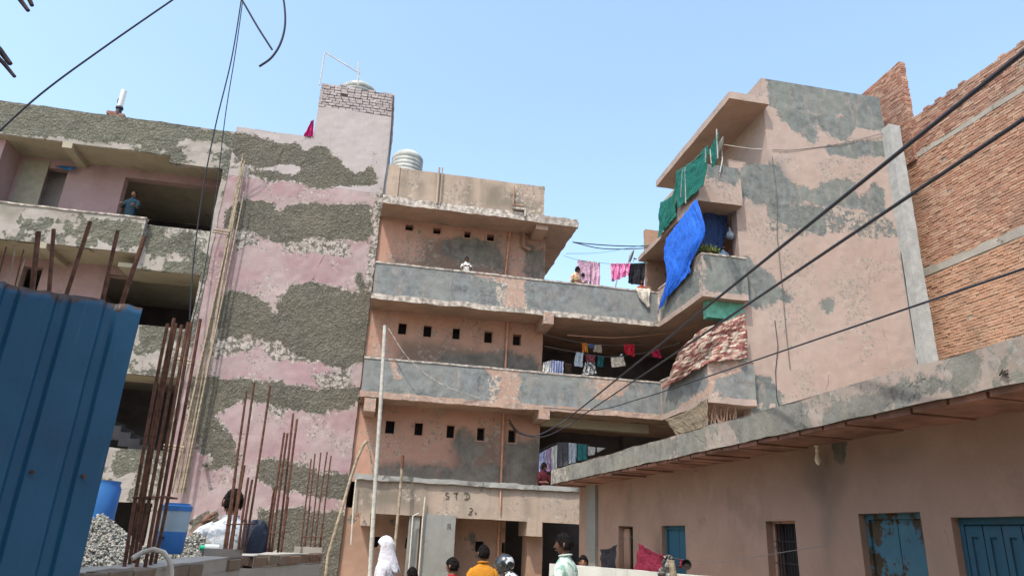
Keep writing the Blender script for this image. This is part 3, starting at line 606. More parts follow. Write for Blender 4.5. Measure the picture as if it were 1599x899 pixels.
# wing parapets
r4 = {0: [RX([(1030,470),(1085,425),(1090,455),(1035,505)])], 1: [RX([(1078,420),(1096,400),(1102,455),(1080,470)])]}
r3 = {0: [RX([(1037,610),(1100,575),(1102,600),(1038,645)])]}
for (z0, z1, pl) in ((8.2, 9.3, r4), (5.28, 6.3, r3)):
    m = MB(); m.box(XRt, XRt+.12, YR+.0, YF, z0, z1, cell=.09, lpolys=pl, amp=.008, faces='lrt')
    m.box(XRt, XE+.03, YR+.0, YR+.13, z0, z1, cell=.09, polys=EP, amp=.008, faces='fbtr'); m.box(XE-.08, XE+.03, YR+.13, YE+.02, z0, z1, cell=.09, amp=.008, faces='lrt')
    o = m.build('balcony_parapet', M['band'] if z0 < 6 else M['endwall'], APT)
    k = MB(); k.box(XRt-.02, XE+.05, YR-.02, YR+.15, z1, z1+.045, cell=.12, amp=.01); k.box(XRt-.02, XRt+.14, YR+.15, YF, z1, z1+.045, cell=.12, amp=.01); k.build('coping', M['capwhite'], o)
pbox('corner_post', M['capwhite'], XRt-.04, XRt+.06, YF-.06, YF+.05, 8.1, 9.15, cell=.2, amp=.006)
pbox('painted_beam', M['green'], XRt+.2, XE, YR+.25, YR+.5, 7.55, 8.04, cell=.3); pbox('painted_jamb', M['green'], XE-.12, XE-.005, YE-.02, YE+.4, 6.3, 8.04, cell=.3)
# ------------------------------------------------------------------ brick building
B0 = P(1426, 182, 1, 16.85); zb = B0[2]; B1 = P(1599, 62, 2, zb); dB = (B1-B0); dB[2] = 0; dB /= np.linalg.norm(dB); nB = np.cross(dB, V(0, 0, 1))
if nB[0] > 0: nB = -nB
BRK = thing('brick_building', 'tall raw red brick building with grey concrete corner column on the right', 'building', (B0[0], B0[1], 0))
zn1, zn2 = P(1425, 235, 1, 16.85)[2], P(1432, 405, 1, 16.85)[2]
def zone(z): return 0.0 if z > zn1 else (.35 if z > zn2 else .8)
bands = [(zn1-.16, zn1), (zn2-.27, zn2)]
o0 = B0-dB*.75; o0[2] = 0; LB = 9.5
bricks('brick_wall', M['brick'], None, o0, dB, nB, LB, 2.5, lambda x: zb+.02, BRK, skip=bands, zone=zone, jd=.012)
m = MB(); e_ = o0+dB*LB; q = [o0-nB*.02, e_-nB*.02]
def vquad(m, a, b, z0, z1, mat=0, th=.0, n=None):
    m.add([(a[0], a[1], z0), (b[0], b[1], z0), (b[0], b[1], z1), (a[0], a[1], z1)], [(0, 1, 2, 3)], mat)
m = MB()
a_, b_ = o0-nB*.012, e_-nB*.012; c_, d_ = e_-nB*.25, o0-nB*.25
m.add([(p[0], p[1], z) for z in (0, zb-.03) for p in (a_, b_, c_, d_)], [(0, 1, 5, 4), (1, 2, 6, 5), (2, 3, 7, 6), (3, 0, 4, 7), (4, 5, 6, 7)])
m.build('mortar_bed', M['mortar'], BRK)
for z0, z1 in bands:
    m = MB(); m.face(o0+nB*.012+V(0, 0, z0), dB if np.cross(dB, V(0, 0, 1)) @ nB > 0 else -dB, (0, 0, 1), LB, z1-z0, cell=.12, amp=.012)
    m.add([(*(p[:2]), z) for z in (z0, z1) for p in (o0+nB*.012, e_+nB*.012, e_-nB*.02, o0-nB*.02)], [(4, 5, 6, 7), (3, 2, 1, 0)])
    m.build('concrete_band', M['concrete2'], BRK)
xc = P(1388, 196, 1, 16.72)[0]; xc2 = P(1403, 196, 1, 16.72)[0]; zc_ = P(1395, 195, 1, 16.72)[2]
pbox('concrete_column', M['concrete'], xc, xc+.40, 16.72, 17.1, 0, zc_, cell=.15, parent=BRK, amp=.01)
# pier above the wall
zp = P(1407, 95, 1, 16.95)[2]; xp = P(1404, 98, 1, 16.95)[0]; xp2 = P(1425, 180, 1, 16.95)[0]
bricks('brick_pier', M['brick'], None, (xp, 16.95, 0), (1, 0, 0), (0, -1, 0), xp2-xp+.05, zc_-.6, lambda x: zp, BRK)
bricks('brick_pier', M['brick'], None, (xp, 20.2, 0), (0, -1, 0), (-1, 0, 0), 3.25, zc_-1, lambda x: zp, BRK)
m = MB(); m.box(xp+.012, xp2+.03, 16.965, 20.2, zc_-1, zp-.04, cell=1.2, amp=0); m.build('mortar_bed', M['mortar'], BRK)

# ------------------------------------------------------------------ low house on the right
ZL = 3.2
A0, A1 = P(861, 734, 2, ZL), P(1599, 525, 2, ZL); dL = A1-A0; dL[2] = 0; LL = np.linalg.norm(dL); dL /= LL
nL = np.cross(dL, V(0, 0, 1));
if nL[0] > 0: nL = -nL
uL = -dL if np.cross(-dL, V(0, 0, 1)) @ nL > 0 else dL
LOW = thing('low_house', 'single storey salmon house with blue shutters and thick overhanging concrete roof', 'house', (A0[0]+1.5, 10, 0))
LT = LL+2.5
def onplane(u, v, off):
    """pixel -> point of the vertical plane parallel to the eaves, `off` metres behind them"""
    o = A0-nL*off; d = ray(u, v); t = ((o-EYE) @ nL)/(d @ nL); return EYE+t*d
zf = np.mean([onplane(u, v, 0)[2] for u, v in ((1000, 728), (1200, 680), (1400, 636))])
FL = lambda pts: np.array([onplane(u, v, 0) for u, v in pts])
f1 = lambda *p: crop(820, 480, 3.155, p); f2 = lambda *p: crop(1180, 360, 2.864, p)
lf = {0: [FL(f1((200,790),(240,770),(440,740),(560,690),(700,660),(880,600),(880,690),(560,770),(300,850),(220,860))), FL(f1((1020,570),(1199,520),(1199,620),(1060,650))), FL(f2((-60,840),(210,770),(215,880),(-60,960))), FL(f2((340,820),(440,780),(600,760),(560,800),(420,850),(330,860))), FL(f2((925,545),(970,540),(965,700),(915,700))), FL(f2((620,740),(760,700),(820,690),(780,720),(640,770))) ],
      2: [FL(f2((1100,500),(1199,470),(1199,640),(1120,600)))], 1: [FL(f2((195,790),(235,785),(240,880),(205,880))), FL(f1((130,800),(220,780),(200,870),(130,890)))]}
m = MB(); e = A0+dL*LT; o_ = (A0 if uL @ dL > 0 else e).copy(); o_[2] = zf
m.face(o_, uL, (0, 0, 1), LT, ZL-zf, cell=.07, polys=lf, amp=.012)
def strip(m, p, q, inner0, inner1, z, mat, up):
    a, b = p-nL*inner0, q-nL*inner0; c, d = q-nL*inner1, p-nL*inner1
    W_ = abs(inner1-inner0); o = (a if uL @ dL > 0 else b).copy()
    if up: m.face((*o[:2], z), uL, -nL if np.cross(uL, -nL)[2] > 0 else nL, LT, W_, cell=.3, mat=mat)
m.add([(*p[:2], z) for z in (zf, ZL) for p in (A0, e, e-nL*9, A0-nL*9)], [(4, 5, 6, 7), (2, 3, 7, 6), (3, 0, 4, 7), (1, 2, 6, 5)])
ROOF = m.build('roof_slab', M['lowfascia'], LOW, label='weathered pink and grey concrete roof edge')
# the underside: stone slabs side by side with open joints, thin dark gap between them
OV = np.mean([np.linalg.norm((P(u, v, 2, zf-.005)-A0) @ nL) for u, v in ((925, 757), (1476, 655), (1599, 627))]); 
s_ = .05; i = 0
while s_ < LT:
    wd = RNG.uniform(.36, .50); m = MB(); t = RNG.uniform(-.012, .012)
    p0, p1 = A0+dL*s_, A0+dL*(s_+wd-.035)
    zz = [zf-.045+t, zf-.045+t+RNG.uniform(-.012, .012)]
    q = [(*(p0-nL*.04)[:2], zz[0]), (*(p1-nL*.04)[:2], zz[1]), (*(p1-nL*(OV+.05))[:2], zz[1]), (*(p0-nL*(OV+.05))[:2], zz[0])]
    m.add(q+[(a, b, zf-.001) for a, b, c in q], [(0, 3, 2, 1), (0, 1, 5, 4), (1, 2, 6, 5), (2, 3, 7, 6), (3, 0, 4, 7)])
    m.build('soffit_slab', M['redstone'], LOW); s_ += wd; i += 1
# wall with reveals
def ws(u, v): p = onplane(u, v, OV); return (p-A0) @ dL, p[2]
holes = []; fit = []
for kind, (ul, ur, vt, um) in {'w1': (966, 988, 822, 0), 'd1': (1033, 1070, 820, 0), 'w2': (1195, 1241, 810, 0), 'd2': (1340, 1436, 800, 0), 'd3': (1484, 1620, 806, 0)}.items():
    a, z1 = ws(ul, vt); b, z2 = ws(ur, vt); z0 = {'w1': ws(980, 888)[1], 'w2': .9}.get(kind, .05)
    holes.append((a, b, z0, (z1+z2)/2)); fit.append(kind)
wo = (A0-nL*OV); we = wo+dL*LT; st_ = wo if uL @ dL > 0 else we
hh = []
for a, b, c, d in holes:
    if uL @ dL > 0: hh.append((a, b, c, d, .24))
    else: hh.append((LT-b, LT-a, c, d, .24))
WLp = lambda pts: np.array([onplane(u, v, OV) for u, v in pts])
w6 = lambda *p: crop(1200, 720, 4.007, p)
lw = {2: [WLp(w6((230,-60),(500,-60),(420,120),(400,300),(400,720),(360,720),(340,300),(250,160))), WLp(w6((620,-80),(900,-80),(820,0),(700,20)))],
      0: [WLp(crop(1000, 530, 3.747, ((1130,600),(1180,590),(1199,700),(1160,730))))]}
m = MB(); m.face((*st_[:2], 0), uL, (0, 0, 1), LT, zf-.02, cell=.1, holes=hh, polys=lw, amp=.005, back=1)
m.add([(*p[:2], z) for z in (0, zf-.02) for p in (wo, wo-nL*6)], [(0, 2, 3, 1)])
m.build('front_wall', [M['lowwall'], M['darkv']], LOW)
# corner pilaster in grey cement
def lbox(m, s0, s1, o0, o1, z0, z1, mat=0, cell=.3, amp=.003):
    """box in the house frame: s along the eaves (0 = far end), o metres behind the eaves"""
    c = [A0+dL*s-nL*o for s, o in ((s0, o0), (s1, o0), (s1, o1), (s0, o1))]
    vv = [(p[0], p[1], z) for z in (z0, z1) for p in c]; F = [(0, 3, 2, 1), (4, 5, 6, 7), (0, 1, 5, 4), (1, 2, 6, 5), (2, 3, 7, 6), (3, 0, 4, 7)]
    if dL @ V(0, -1, 0) > 0: F = [f[::-1] for f in F]
    m.add(vv, F, mat)
a, _ = ws(920, 800); b, _ = ws(934, 800)
m = MB(); o = (A0+dL*(b+.0)-nL*(OV-.07)); 
L_ = max(.35, b-a)
m.face((*((A0+dL*(a if uL @ dL > 0 else a+L_)-nL*(OV-.07))[:2]), 0), uL, (0, 0, 1), L_, zf-.02, cell=.1)
lbox(m, a, a+L_, OV-.068, OV+.3, 0, zf-.02); m.build('corner_pilaster', M['greyblock'], LOW)
M['bluewood'] = plaster('flaking_blue_paint', (.06, .15, .19), (.05, .12, .17), (.06, .045, .03), (.20, .21, .17), edge=.3, auto=.46, streak=.4, stain=(.09, .07, .05), cracks=0)
M['blueclean'] = plaster('blue_shutter_paint', (.033, .085, .13), (.03, .10, .145), (.05, .045, .035), (.2, .25, .28), edge=.3, auto=.36, streak=.3, stain=(.05, .06, .08), cracks=0)
def door(h, mat, leaves, name='door', panels=False, label=None):
    a, b, c, d = h; D_ = OV+.13; m = MB()
    for x0, x1, z0, z1 in ((a, a+.05, c, d), (b-.05, b, c, d), (a+.05, b-.05, d-.06, d)): lbox(m, x0, x1, OV+.08, OV+.16, z0, z1)
    fr = m.build(name, M[mat], LOW, label=label)
    n = leaves; W_ = (b-a-.1)/n
    for i in range(n):
        m = MB(); x0 = a+.05+i*W_+.006; x1 = x0+W_-.012; o = A0+dL*(x0 if uL @ dL > 0 else x1)-nL*(D_-.02)
        m.face((*o[:2], c), uL, (0, 0, 1), x1-x0, d-.06-c, cell=.06, amp=.002); lbox(m, x0, x1, D_-.018, D_+.01, c, d-.06)
        if panels:
            k = MB(); g = .055
            for zz0, zz1 in ((d-.17, d-.075), (d-1.05, d-.98), (c+.02, c+.1)): lbox(k, x0, x1, D_-.04, D_-.02, zz0, zz1)
            for xx in (x0, x1-g): lbox(k, xx, xx+g, D_-.041, D_-.02, c+.02, d-.08)
            k.build('door_panel', M[mat], fr)
        m.build('door_leaf', M[mat], fr)
door(holes[1], 'blueclean', 2, label='blue double door in the far bay'); door(holes[3], 'bluewood', 2, label='flaking pale blue door with rust and bare wood'); door(holes[4], 'blueclean', 4, panels=True, name='shutter', label='deep blue panelled shutters in the nearest opening')
a, b, c, d = holes[2]
m = MB()
for x0, x1, z0, z1 in ((a, a+.05, c, d), (b-.04, b, c, d), (a+.05, b-.04, d-.05, d)): lbox(m, x0, x1, OV+.1, OV+.16, z0, z1)
fr = m.build('window_frame', M['gfwall'], LOW); m = MB(); n = 9
for i in range(n):
    p = A0+dL*(a+(i+1)*(b-a)/(n+1))-nL*(OV+.12); m.tube([(p[0], p[1], c), (p[0], p[1], d-.03)], .008, 6)
p0, p1 = A0+dL*a-nL*(OV+.105), A0+dL*b-nL*(OV+.105)
for z in (c+.5*(d-c), c+.75*(d-c)): m.tube([(p0[0], p0[1], z), (p1[0], p1[1], z)], .008, 6)
m.build('window_bars', M['cable'], fr)
a, b, c, d = holes[0]; m = MB(); lbox(m, a+.02, a+.02+(b-a)*.42, OV+.1, OV+.13, c, d-.03); m.build('window_shutter', M['gfwall'], LOW)
m = MB()
for i in range(3):
    p = A0+dL*(a+(b-a)*(.55+.15*i))-nL*(OV+.12); m.tube([(p[0], p[1], c), (p[0], p[1], d)], .008, 6)
m.build('window_bars', M['cable'], LOW)
# letters on the near fascia
q = lambda x, y: onplane(*crop(1180, 360, 2.864, [(x, y)])[0], -.014)
for lt in ([[(1090,648),(1104,622),(1108,650)], [(1094,640),(1108,638)]], [[(1128,624),(1114,626),(1114,652),(1132,656)], [(1114,638),(1126,638)]]):
    m = MB()
    for pl in lt: m.tube([q(*p) for p in pl], .006, 5)
    m.build('scratched_letter', M['letters'], LOW)
# pale bulb holder hanging under the eaves
p = P(1275, 694, 2, zf-.05); bl = thing('hanging_bulb', 'pale bulb in a holder hanging under the red stone eaves', 'light bulb', p)
MULTI = simple('aged_white_plastic', (.62, .58, .46), .5, .1)
m = MB(); m.lathe(p-V(0, 0, .01), [(.03, 0), (.03, -.012), (.012, -.016), (.012, -.03), (.02, -.04), (.02, -.08)][::-1], 12); m.build('holder', MULTI, bl, smooth=True)
m = MB(); m.lathe(p-V(0, 0, .085), [(.016, 0), (.022, -.03), (.034, -.07), (.036, -.10), (.028, -.13), (.008, -.155)][::-1], 14); m.build('bulb', MULTI, bl, smooth=True)

# ------------------------------------------------------------------ pipes, tanks, roof things
def pipe(name, pts, r, mat, label, cat, seg=8, group=None, loc=None):
    m = MB(); m.tube(pts, r, seg); o = m.build(name, M[mat], None, loc=pts[0]); sm(o); return tag(o, label, cat, group)
def appipe(px_, Yp, r, mat='brownpipe', name='drain_pipe'):
    m = MB(); m.tube([P(u, v, 1, Yp) for u, v in px_], r, 10); return sm(m.build(name, M[mat], APT))
appipe([(797, 355), (789, 432)], YW-.08, .035); appipe([(794, 485), (789, 578)], YW-.08, .035); appipe([(787, 640), (782, 760)], YW-.08, .035)
appipe([(780, 815), (776, 905)], YW-.08, .035); appipe([(782, 765), (781, 800)], YF-.05, .02)
appipe([(686, 262), (682, 318)], YF-.06, .035, 'ledge'); appipe([(691, 262), (687, 318)], YF-.06, .02, 'ledge')
appipe([(803, 292), (801, 320), (818, 322)], YF-.05, .03, 'gfwall', 'outlet_pipe'); appipe([(800, 325), (820, 327), (820, 338)], YF-.05, .045, 'capwhite', 'outlet_pipe')
appipe([(818, 360), (818, 385), (828, 390)], YW-.12, .07, 'gfwall', 'outlet_pipe')
appipe([(1206, 245), (1209, 270), (1213, 300), (1214, 370), (1222, 450), (1228, 520), (1234, 575)], YE-.03, .012, 'wire', 'wall_wire')
appipe([(1210, 500), (1215, 540), (1211, 580), (1213, 620), (1222, 650)], YE-.02, .010, 'cable', 'wall_wire')
appipe([(1383, 190), (1390, 280), (1401, 330), (1408, 400), (1420, 480), (1434, 568)], YE-.03, .022, 'cable', 'wall_wire')
def tank(name, u, vtop, Yt, R, h, label):
    p = P(u, vtop, 1, Yt); z1 = p[2]; b = (p[0], Yt, z1-h)
    prof = [(R*.96, 0), (R, .03)]
    for k in range(6):
        z = .08+k*(h-.42)/6; prof += [(R, z), (R*.965, z+.025), (R*.965, z+.055), (R, z+.085)]
    prof += [(R, h-.30), (R*.93, h-.24), (R*.72, h-.12), (R*.45, h-.07), (R*.26, h-.055), (R*.26, h-.01), (.02, h)]
    t = thing(name, label, 'water tank', b, 'white water tanks on the roofs'); m = MB(); m.lathe(b, prof, 40); sm(m.build('tank_body', M['tank'], t))
    m = MB(); m.lathe((b[0], b[1], z1-.05), [(R*.3, 0), (R*.31, .05), (R*.2, .075), (.02, .085)], 24); sm(m.build('lid', M['tank'], t)); return t
tank('water_tank', 562, 133, 22.6, .64, 1.35, 'pale ribbed water tank showing above the brick top of the tower')
tank('water_tank', 638, 237, 21.0, .52, 1.25, 'grey-white ribbed water tank behind the central roof parapet')
pt = lambda px_, Yp: [P(u, v, 1, Yp) for u, v in px_]
pipe('roof_pipe', pt([(499, 133), (507, 84)], 21.2)+pt([(508, 82), (562, 115)], 21.5), .022, 'pvc', 'thin bent white pipe rising above the tower top', 'pipe')
pipe('roof_pipe', pt([(559, 134), (560, 97)], 21.5), .022, 'pvc', 'short straight pipe standing in front of the tower tank', 'pipe')
pipe('cable_drop', pt([(614, 150), (611, 200), (607, 262)], YT-.05), .018, 'cable', 'black cable running down the tower corner beside the tank', 'cable')
# red cloth beside the tower and a white lamp on bricks at the left roof
def tube_obj(name, pts, r, mat, parent=None, seg=8):
    m = MB(); m.tube(pts, r, seg); return sm(m.build(name, M[mat], parent))
p = P(184, 180, 1, 21.3); rl_ = thing('roof_lamp', 'white tube lamp tilted on a couple of bricks at the left roof edge', 'lamp', (p[0], 21.3, p[2]))
m = MB(); b0 = P(187, 168, 1, 21.3); b1 = P(194, 142, 1, 21.3); ax = (b1-b0)/np.linalg.norm(b1-b0); L_ = np.linalg.norm(b1-b0)
m.lathe(b0, [(.07, 0), (.085, .03), (.085, L_-.04), (.09, L_-.02), (.09, L_)], 20, axis=ax); sm(m.build('tube', simple('white_enamel', (.7, .72, .72), .4, .05), rl_))
m = MB(); m.lathe(b0-ax*.07, [(.10, 0), (.12, .03), (.10, .09)], 16, axis=ax); m.tube([b0-V(.03, .02, 0), b0+V(-.1, -.05, .2), b0+V(-.08, -.04, .3)], .012, 6); m.tube([b0-ax*.02, b0-ax*.14, b0-ax*.14-V(.02, 0, .25)], [.075, .09, .10], 10); sm(m.build('bracket', M['cable'], rl_))
p2 = P(183, 177, 1, 21.3); m = MB()
m.box(p2[0]-.28, p2[0]+.02, 21.2, 21.42, p2[2]-.10, p2[2]-.0, cell=.3, amp=.006); m.box(p2[0]-.02, p2[0]+.24, 21.22, 21.4, p2[2]-.12, p2[2]-.03, cell=.3, amp=.006); m.box(p2[0]-.2, p2[0]+.1, 21.2, 21.4, p2[2]-.26, p2[2]-.11, cell=.3)
m.build('brick_base', M['brick'], rl_)

# ------------------------------------------------------------------ cloth
def clothmat(name, c1, c2=None, kind=None, k=1.0, rough=.85, trans=.15):
    g = G(name); uv = g.n('ShaderNodeTexCoord').outputs['UV']
    if kind == 'stripe':
        x = g.n('ShaderNodeSeparateXYZ'); g.put(x.inputs[0], uv); f = g.smap(g.math('SINE', g.math('MULTIPLY', x.outputs[0], k*6.28)), -.1, .1); col = g.mix(f, c1, c2)
    elif kind == 'blotch': col = g.mix(g.smap(g.noise(k, 3, .6, uv), .47, .53), c1, c2)
    elif kind == 'check':
        x = g.n('ShaderNodeSeparateXYZ'); g.put(x.inputs[0], uv)
        a = g.smap(g.math('SINE', g.math('MULTIPLY', x.outputs[0], k*6.28)), .1, .4); b = g.smap(g.math('SINE', g.math('MULTIPLY', x.outputs[1], k*6.28)), .1, .4)
        col = g.mix(g.math('MULTIPLY', g.math('ADD', a, b), .5), c1, c2)
    elif kind == 'patchwork':
        b = g.n('ShaderNodeTexBrick'); g.put(b.inputs['Vector'], uv); b.inputs['Scale'].default_value = k; b.inputs['Mortar Size'].default_value = .0
        b.inputs['Color1'].default_value = (0, 0, 0, 1); b.inputs['Color2'].default_value = (1, 1, 1, 1); b.inputs['Bias'].default_value = 0; b.inputs['Brick Width'].default_value = .42; b.inputs['Row Height'].default_value = .25
        r = g.n('ShaderNodeValToRGB'); r.color_ramp.interpolation = 'CONSTANT'; e = r.color_ramp.elements; e[0].color = (.15, .055, .05, 1); e[0].position = 0; e[1].position = .3; e[1].color = (.34, .27, .215, 1)
        for ps, cc in ((.5, (.21, .085, .07)), (.68, (.27, .17, .14)), (.84, (.42, .36, .30))): x = e.new(ps); x.color = (*cc, 1)
        g.put(r.inputs[0], b.outputs[0]); col = r.outputs[0]
    else: col = g.mix(g.smap(g.noise(3, 4, .6, uv), .3, .7), c1, tuple(x*.82 for x in c1))
    nr = g.bump(g.noise(1, 4, .55, g.scale((24*max(1, 0), 5, 1), uv), .8), .035); m = g.done(col, rough, g.bump(g.noise(9, 6, .6, uv, 1.5), .03, 1, nr), .2)
    return m
def cloth(name, grid, mat, label, cat, nu=36, nv=30, fold=.03, nf=6, wr=.012, seed=0, group=None, ragged=0, thick=.003, sag=0, parent=None, grow=.35):
    """grid: rows (top to bottom) of 3D control points; smooth interpolation, hanging folds, creases"""
    g = np.array(grid, float); R_, C_ = g.shape[:2]; rg = np.random.default_rng(seed)
    def cr_(a, t):                       # interpolate rows of a at t in 0..1
        n = len(a)-1; x = np.clip(t*n, 0, n-1e-9); i = x.astype(int); f = (x-i)[:, None, None] if a.ndim == 3 else (x-i)[:, None]
        pm = a[np.maximum(i-1, 0)]; p0 = a[i]; p1 = a[np.minimum(i+1, n)]; p2 = a[np.minimum(i+2, n)]
        pm = np.where((i == 0)[(...,)+(None,)*(a.ndim-1)], 2*p0-p1, pm); p2 = np.where((i == n-1)[(...,)+(None,)*(a.ndim-1)], 2*p1-p0, p2)
        return .5*(2*p0+(p1-pm)*f+(2*pm-5*p0+4*p1-p2)*f**2+(3*p0-pm-3*p1+p2)*f**3)
    tv, tu = np.linspace(0, 1, nv), np.linspace(0, 1, nu)
    rows = cr_(g, tv); full = np.swapaxes(cr_(np.swapaxes(rows, 0, 1), tu), 0, 1)
    du = np.gradient(full, axis=1); dv = np.gradient(full, axis=0); nn = np.cross(du, dv); nn /= np.linalg.norm(nn, axis=2, keepdims=True)+1e-9
    U, V_ = np.meshgrid(tu, tv); ph = rg.uniform(0, 6.28, 6)
    ff = sum(np.sin(nf*(k+1)*.62*6.28*(U+.06*np.sin(V_*4+ph[k])*(k+1)/2)+ph[k])/(k+1)**.8 for k in range(4))
    amp = fold*(grow+(1-grow)*V_)
    wrk = vnoise(np.stack([U.ravel()*7+seed, V_.ravel()*5, U.ravel()*0+seed*1.3], 1), 0).reshape(U.shape)*wr*1.6+vnoise(np.stack([U.ravel()*17+seed, V_.ravel()*14, U.ravel()*0+.5], 1), 1).reshape(U.shape)*wr*.7
    full = full+nn*(ff*amp*.5+wrk)[..., None]
    if ragged: full[-1] += (np.array([0, 0, 1])*rg.uniform(-ragged, ragged, (nu, 1))); full[-2] += (np.array([0, 0, 1])*rg.uniform(-ragged, ragged, (nu, 1))*.4)
    if sag: full[..., 2] -= sag*4*U*(1-U)*(1-V_)
    me = bpy.data.meshes.new(name); me.from_pydata(full.reshape(-1, 3).tolist(), [], [(j*nu+i, (j+1)*nu+i, (j+1)*nu+i+1, j*nu+i+1) for j in range(nv-1) for i in range(nu-1)])
    uvl = me.uv_layers.new(name='UVMap'); idx = np.empty(len(me.loops), int); me.loops.foreach_get('vertex_index', idx)
    uvl.data.foreach_set('uv', np.stack([U.ravel()[idx], 1-V_.ravel()[idx]], 1).astype(np.float32).ravel())
    me.polygons.foreach_set('use_smooth', np.ones(len(me.polygons), bool))
    o = link(name, me, mat, parent, None if parent else full[0, 0])
    s = o.modifiers.new('thickness', 'SOLIDIFY'); s.thickness = thick; s.offset = 0
    if label: tag(o, label, cat, group)
    return o
def hang(name, quad, Yp, mat, label, cat, **k):
    """hanging laundry: quad px (tl, tr, br, bl) in the plane y = Yp"""
    tl, tr, br, bl = [P(u, v, 1, Yp) for u, v in quad]
    return cloth(name, [[tl, (tl+tr)/2, tr], [(tl+bl)/2, (tl+tr+bl+br)/4, (tr+br)/2], [bl, (bl+br)/2, br]], mat, label, cat, **k)
CM = {n: clothmat(n+'_cloth', *a) for n, a in dict(lilac=((.50, .32, .42),), pinkstripe=((.62, .48, .54), (.50, .22, .36), 'stripe', 9), hotpink=((.70, .12, .36), (.62, .30, .42), 'stripe', 6), black=((.016, .017, .024),), cream=((.55, .50, .42),),
    red=((.50, .02, .04),), maroon=((.22, .02, .05),), yellowred=((.55, .38, .04), (.45, .03, .03), 'stripe', 5), blue=((.10, .17, .40),), greyblue=((.30, .36, .42), (.45, .5, .55), 'stripe', 7), bluestripe=((.55, .60, .72), (.15, .17, .40), 'stripe', 5), redpattern=((.55, .12, .16), (.12, .05, .08), 'blotch', 9),
    white=((.62, .62, .60),), beige=((.40, .33, .26),), teal=((.03, .16, .17),), darkgrey=((.08, .08, .09),), tarp=((.02, .13, .62), None, None, 1, .45), net=((.008, .125, .095), None, None, 1, .7), burlap=((.24, .20, .145), (.15, .12, .085), 'check', 26), crimson=((.55, .03, .10),), bw=((.5, .5, .48), (.05, .05, .06), 'blotch', 6), magenta=((.50, .02, .14),), brown=((.10, .06, .04),), purple=((.30, .12, .32), (.5, .45, .55), 'stripe', 4),
    quilt=((.5, .4, .3), (.3, .1, .1), 'patchwork', 6.5)).items()}
GL4, GL3, GL2 = 'laundry on the top walkway line', 'laundry in the middle walkway', 'laundry in the lower walkway'
hang('cloth', [(478,213),(484,196),(489,188),(489,213)][0:0] or [(486,189),(490,187),(489,214),(474,213)], 20.98, CM['magenta'], 'bright magenta cloth hung at the side of the tower above the parapet', 'cloth', fold=.06, nf=3, nu=20, nv=16)
Y4 = 20.35
hang('shirt', [(902,405),(922,408),(921,440),(901,436)], Y4, CM['lilac'], 'lilac shirt hanging on the top line next to the striped cloth', 'laundry', fold=.02, nf=2, group=GL4)
hang('towel', [(920,407),(937,410),(937,448),(919,446)], Y4+.05, CM['pinkstripe'], 'pale pink striped cloth hanging against the sky', 'laundry', fold=.07, nf=4, group=GL4)
hang('dress', [(953,411),(984,411),(981,430),(954,440)], Y4, CM['hotpink'], 'hot pink gathered dress drying on the top line', 'laundry', fold=.10, nf=5, group=GL4)
hang('trousers', [(984,411),(1008,410),(1005,446),(980,442)], Y4+.05, CM['black'], 'black trousers hanging beside the pink dress', 'laundry', fold=.05, nf=3, group=GL4)
cloth('towel', [[P(994,449,1,YF+.10), P(1004,450,1,YF+.10), P(1016,451,1,YF+.10)], [P(994,453,1,YF-.06), P(1004,454,1,YF-.06), P(1016,454,1,YF-.06)], [P(998,464,1,YF-.07), P(1006,466,1,YF-.09), P(1014,462,1,YF-.07)], [P(1006,472,1,YF-.07), P(1011,480,1,YF-.08), P(1014,480,1,YF-.06)]], CM['cream'], 'cream towel draped over the top parapet near the corner', 'towel', fold=.03, nf=3, nu=24, nv=24)
Y3 = 20.6
for nm, q, mt, lb_, kw in (('shirt', [(908,534),(918,536),(918,550),(909,550)], 'yellowred', 'small yellow and red striped child shirt on the upper line', {}),
    ('cloth', [(918,536),(928,538),(925,544),(921,543)], 'blue', 'tiny blue cloth pegged between the striped shirt and the beige one', {}),
    ('shorts', [(928,538),(940,538),(940,551),(927,549)], 'beige', 'beige shorts at the right end of the upper line', {}),
    ('shirt', [(900,549),(911,551),(909,573),(896,571)], 'greyblue', 'grey-blue shirt hanging left of the patterned top', {}),
    ('blouse', [(914,554),(929,554),(928,566),(915,564)], 'redpattern', 'red patterned blouse over the black and white skirt', {}),
    ('skirt', [(914,565),(929,566),(931,584),(908,586)], 'bw', 'black and white skirt hanging to the parapet', {}),
    ('cloth', [(934,554),(944,556),(941,574),(933,572)], 'teal', 'dark teal cloth in the gloom behind the skirt', {}),
    ('towel', [(954,558),(974,557),(977,571),(955,574)], 'cream', 'pale folded towel on the line in the middle of the walkway', {}),
    ('cloth', [(974,537),(992,537),(990,557),(975,551)], 'red', 'bright red cloth hanging near the walkway ceiling', {}),
    ('cloth', [(1016,547),(1030,545),(1033,560),(1022,557)], 'crimson', 'crumpled crimson cloth knotted on the line beside the quilt', dict(fold=.12)),
    ('shirt', [(848,566),(862,562),(860,582),(847,580)], 'white', 'white shirt hanging at the left end by the wall corner', {}),
    ('shirt', [(861,562),(880,564),(879,584),(860,582)], 'bluestripe', 'blue and white striped shirt beside the wall corner', {}),
    ('cloth', [(882,566),(893,568),(892,584),(882,582)], 'brown', 'dark brown cloth right of the blue striped shirt', {})):
    hang(nm, q, Y3+(.25 if lb_.startswith(('dark', 'red p')) else 0), CM[mt], lb_, 'laundry', group=GL3, nu=18, nv=16, **{**dict(fold=.05, nf=3), **kw}, seed=int(q[0][0]))
Y2 = 20.6
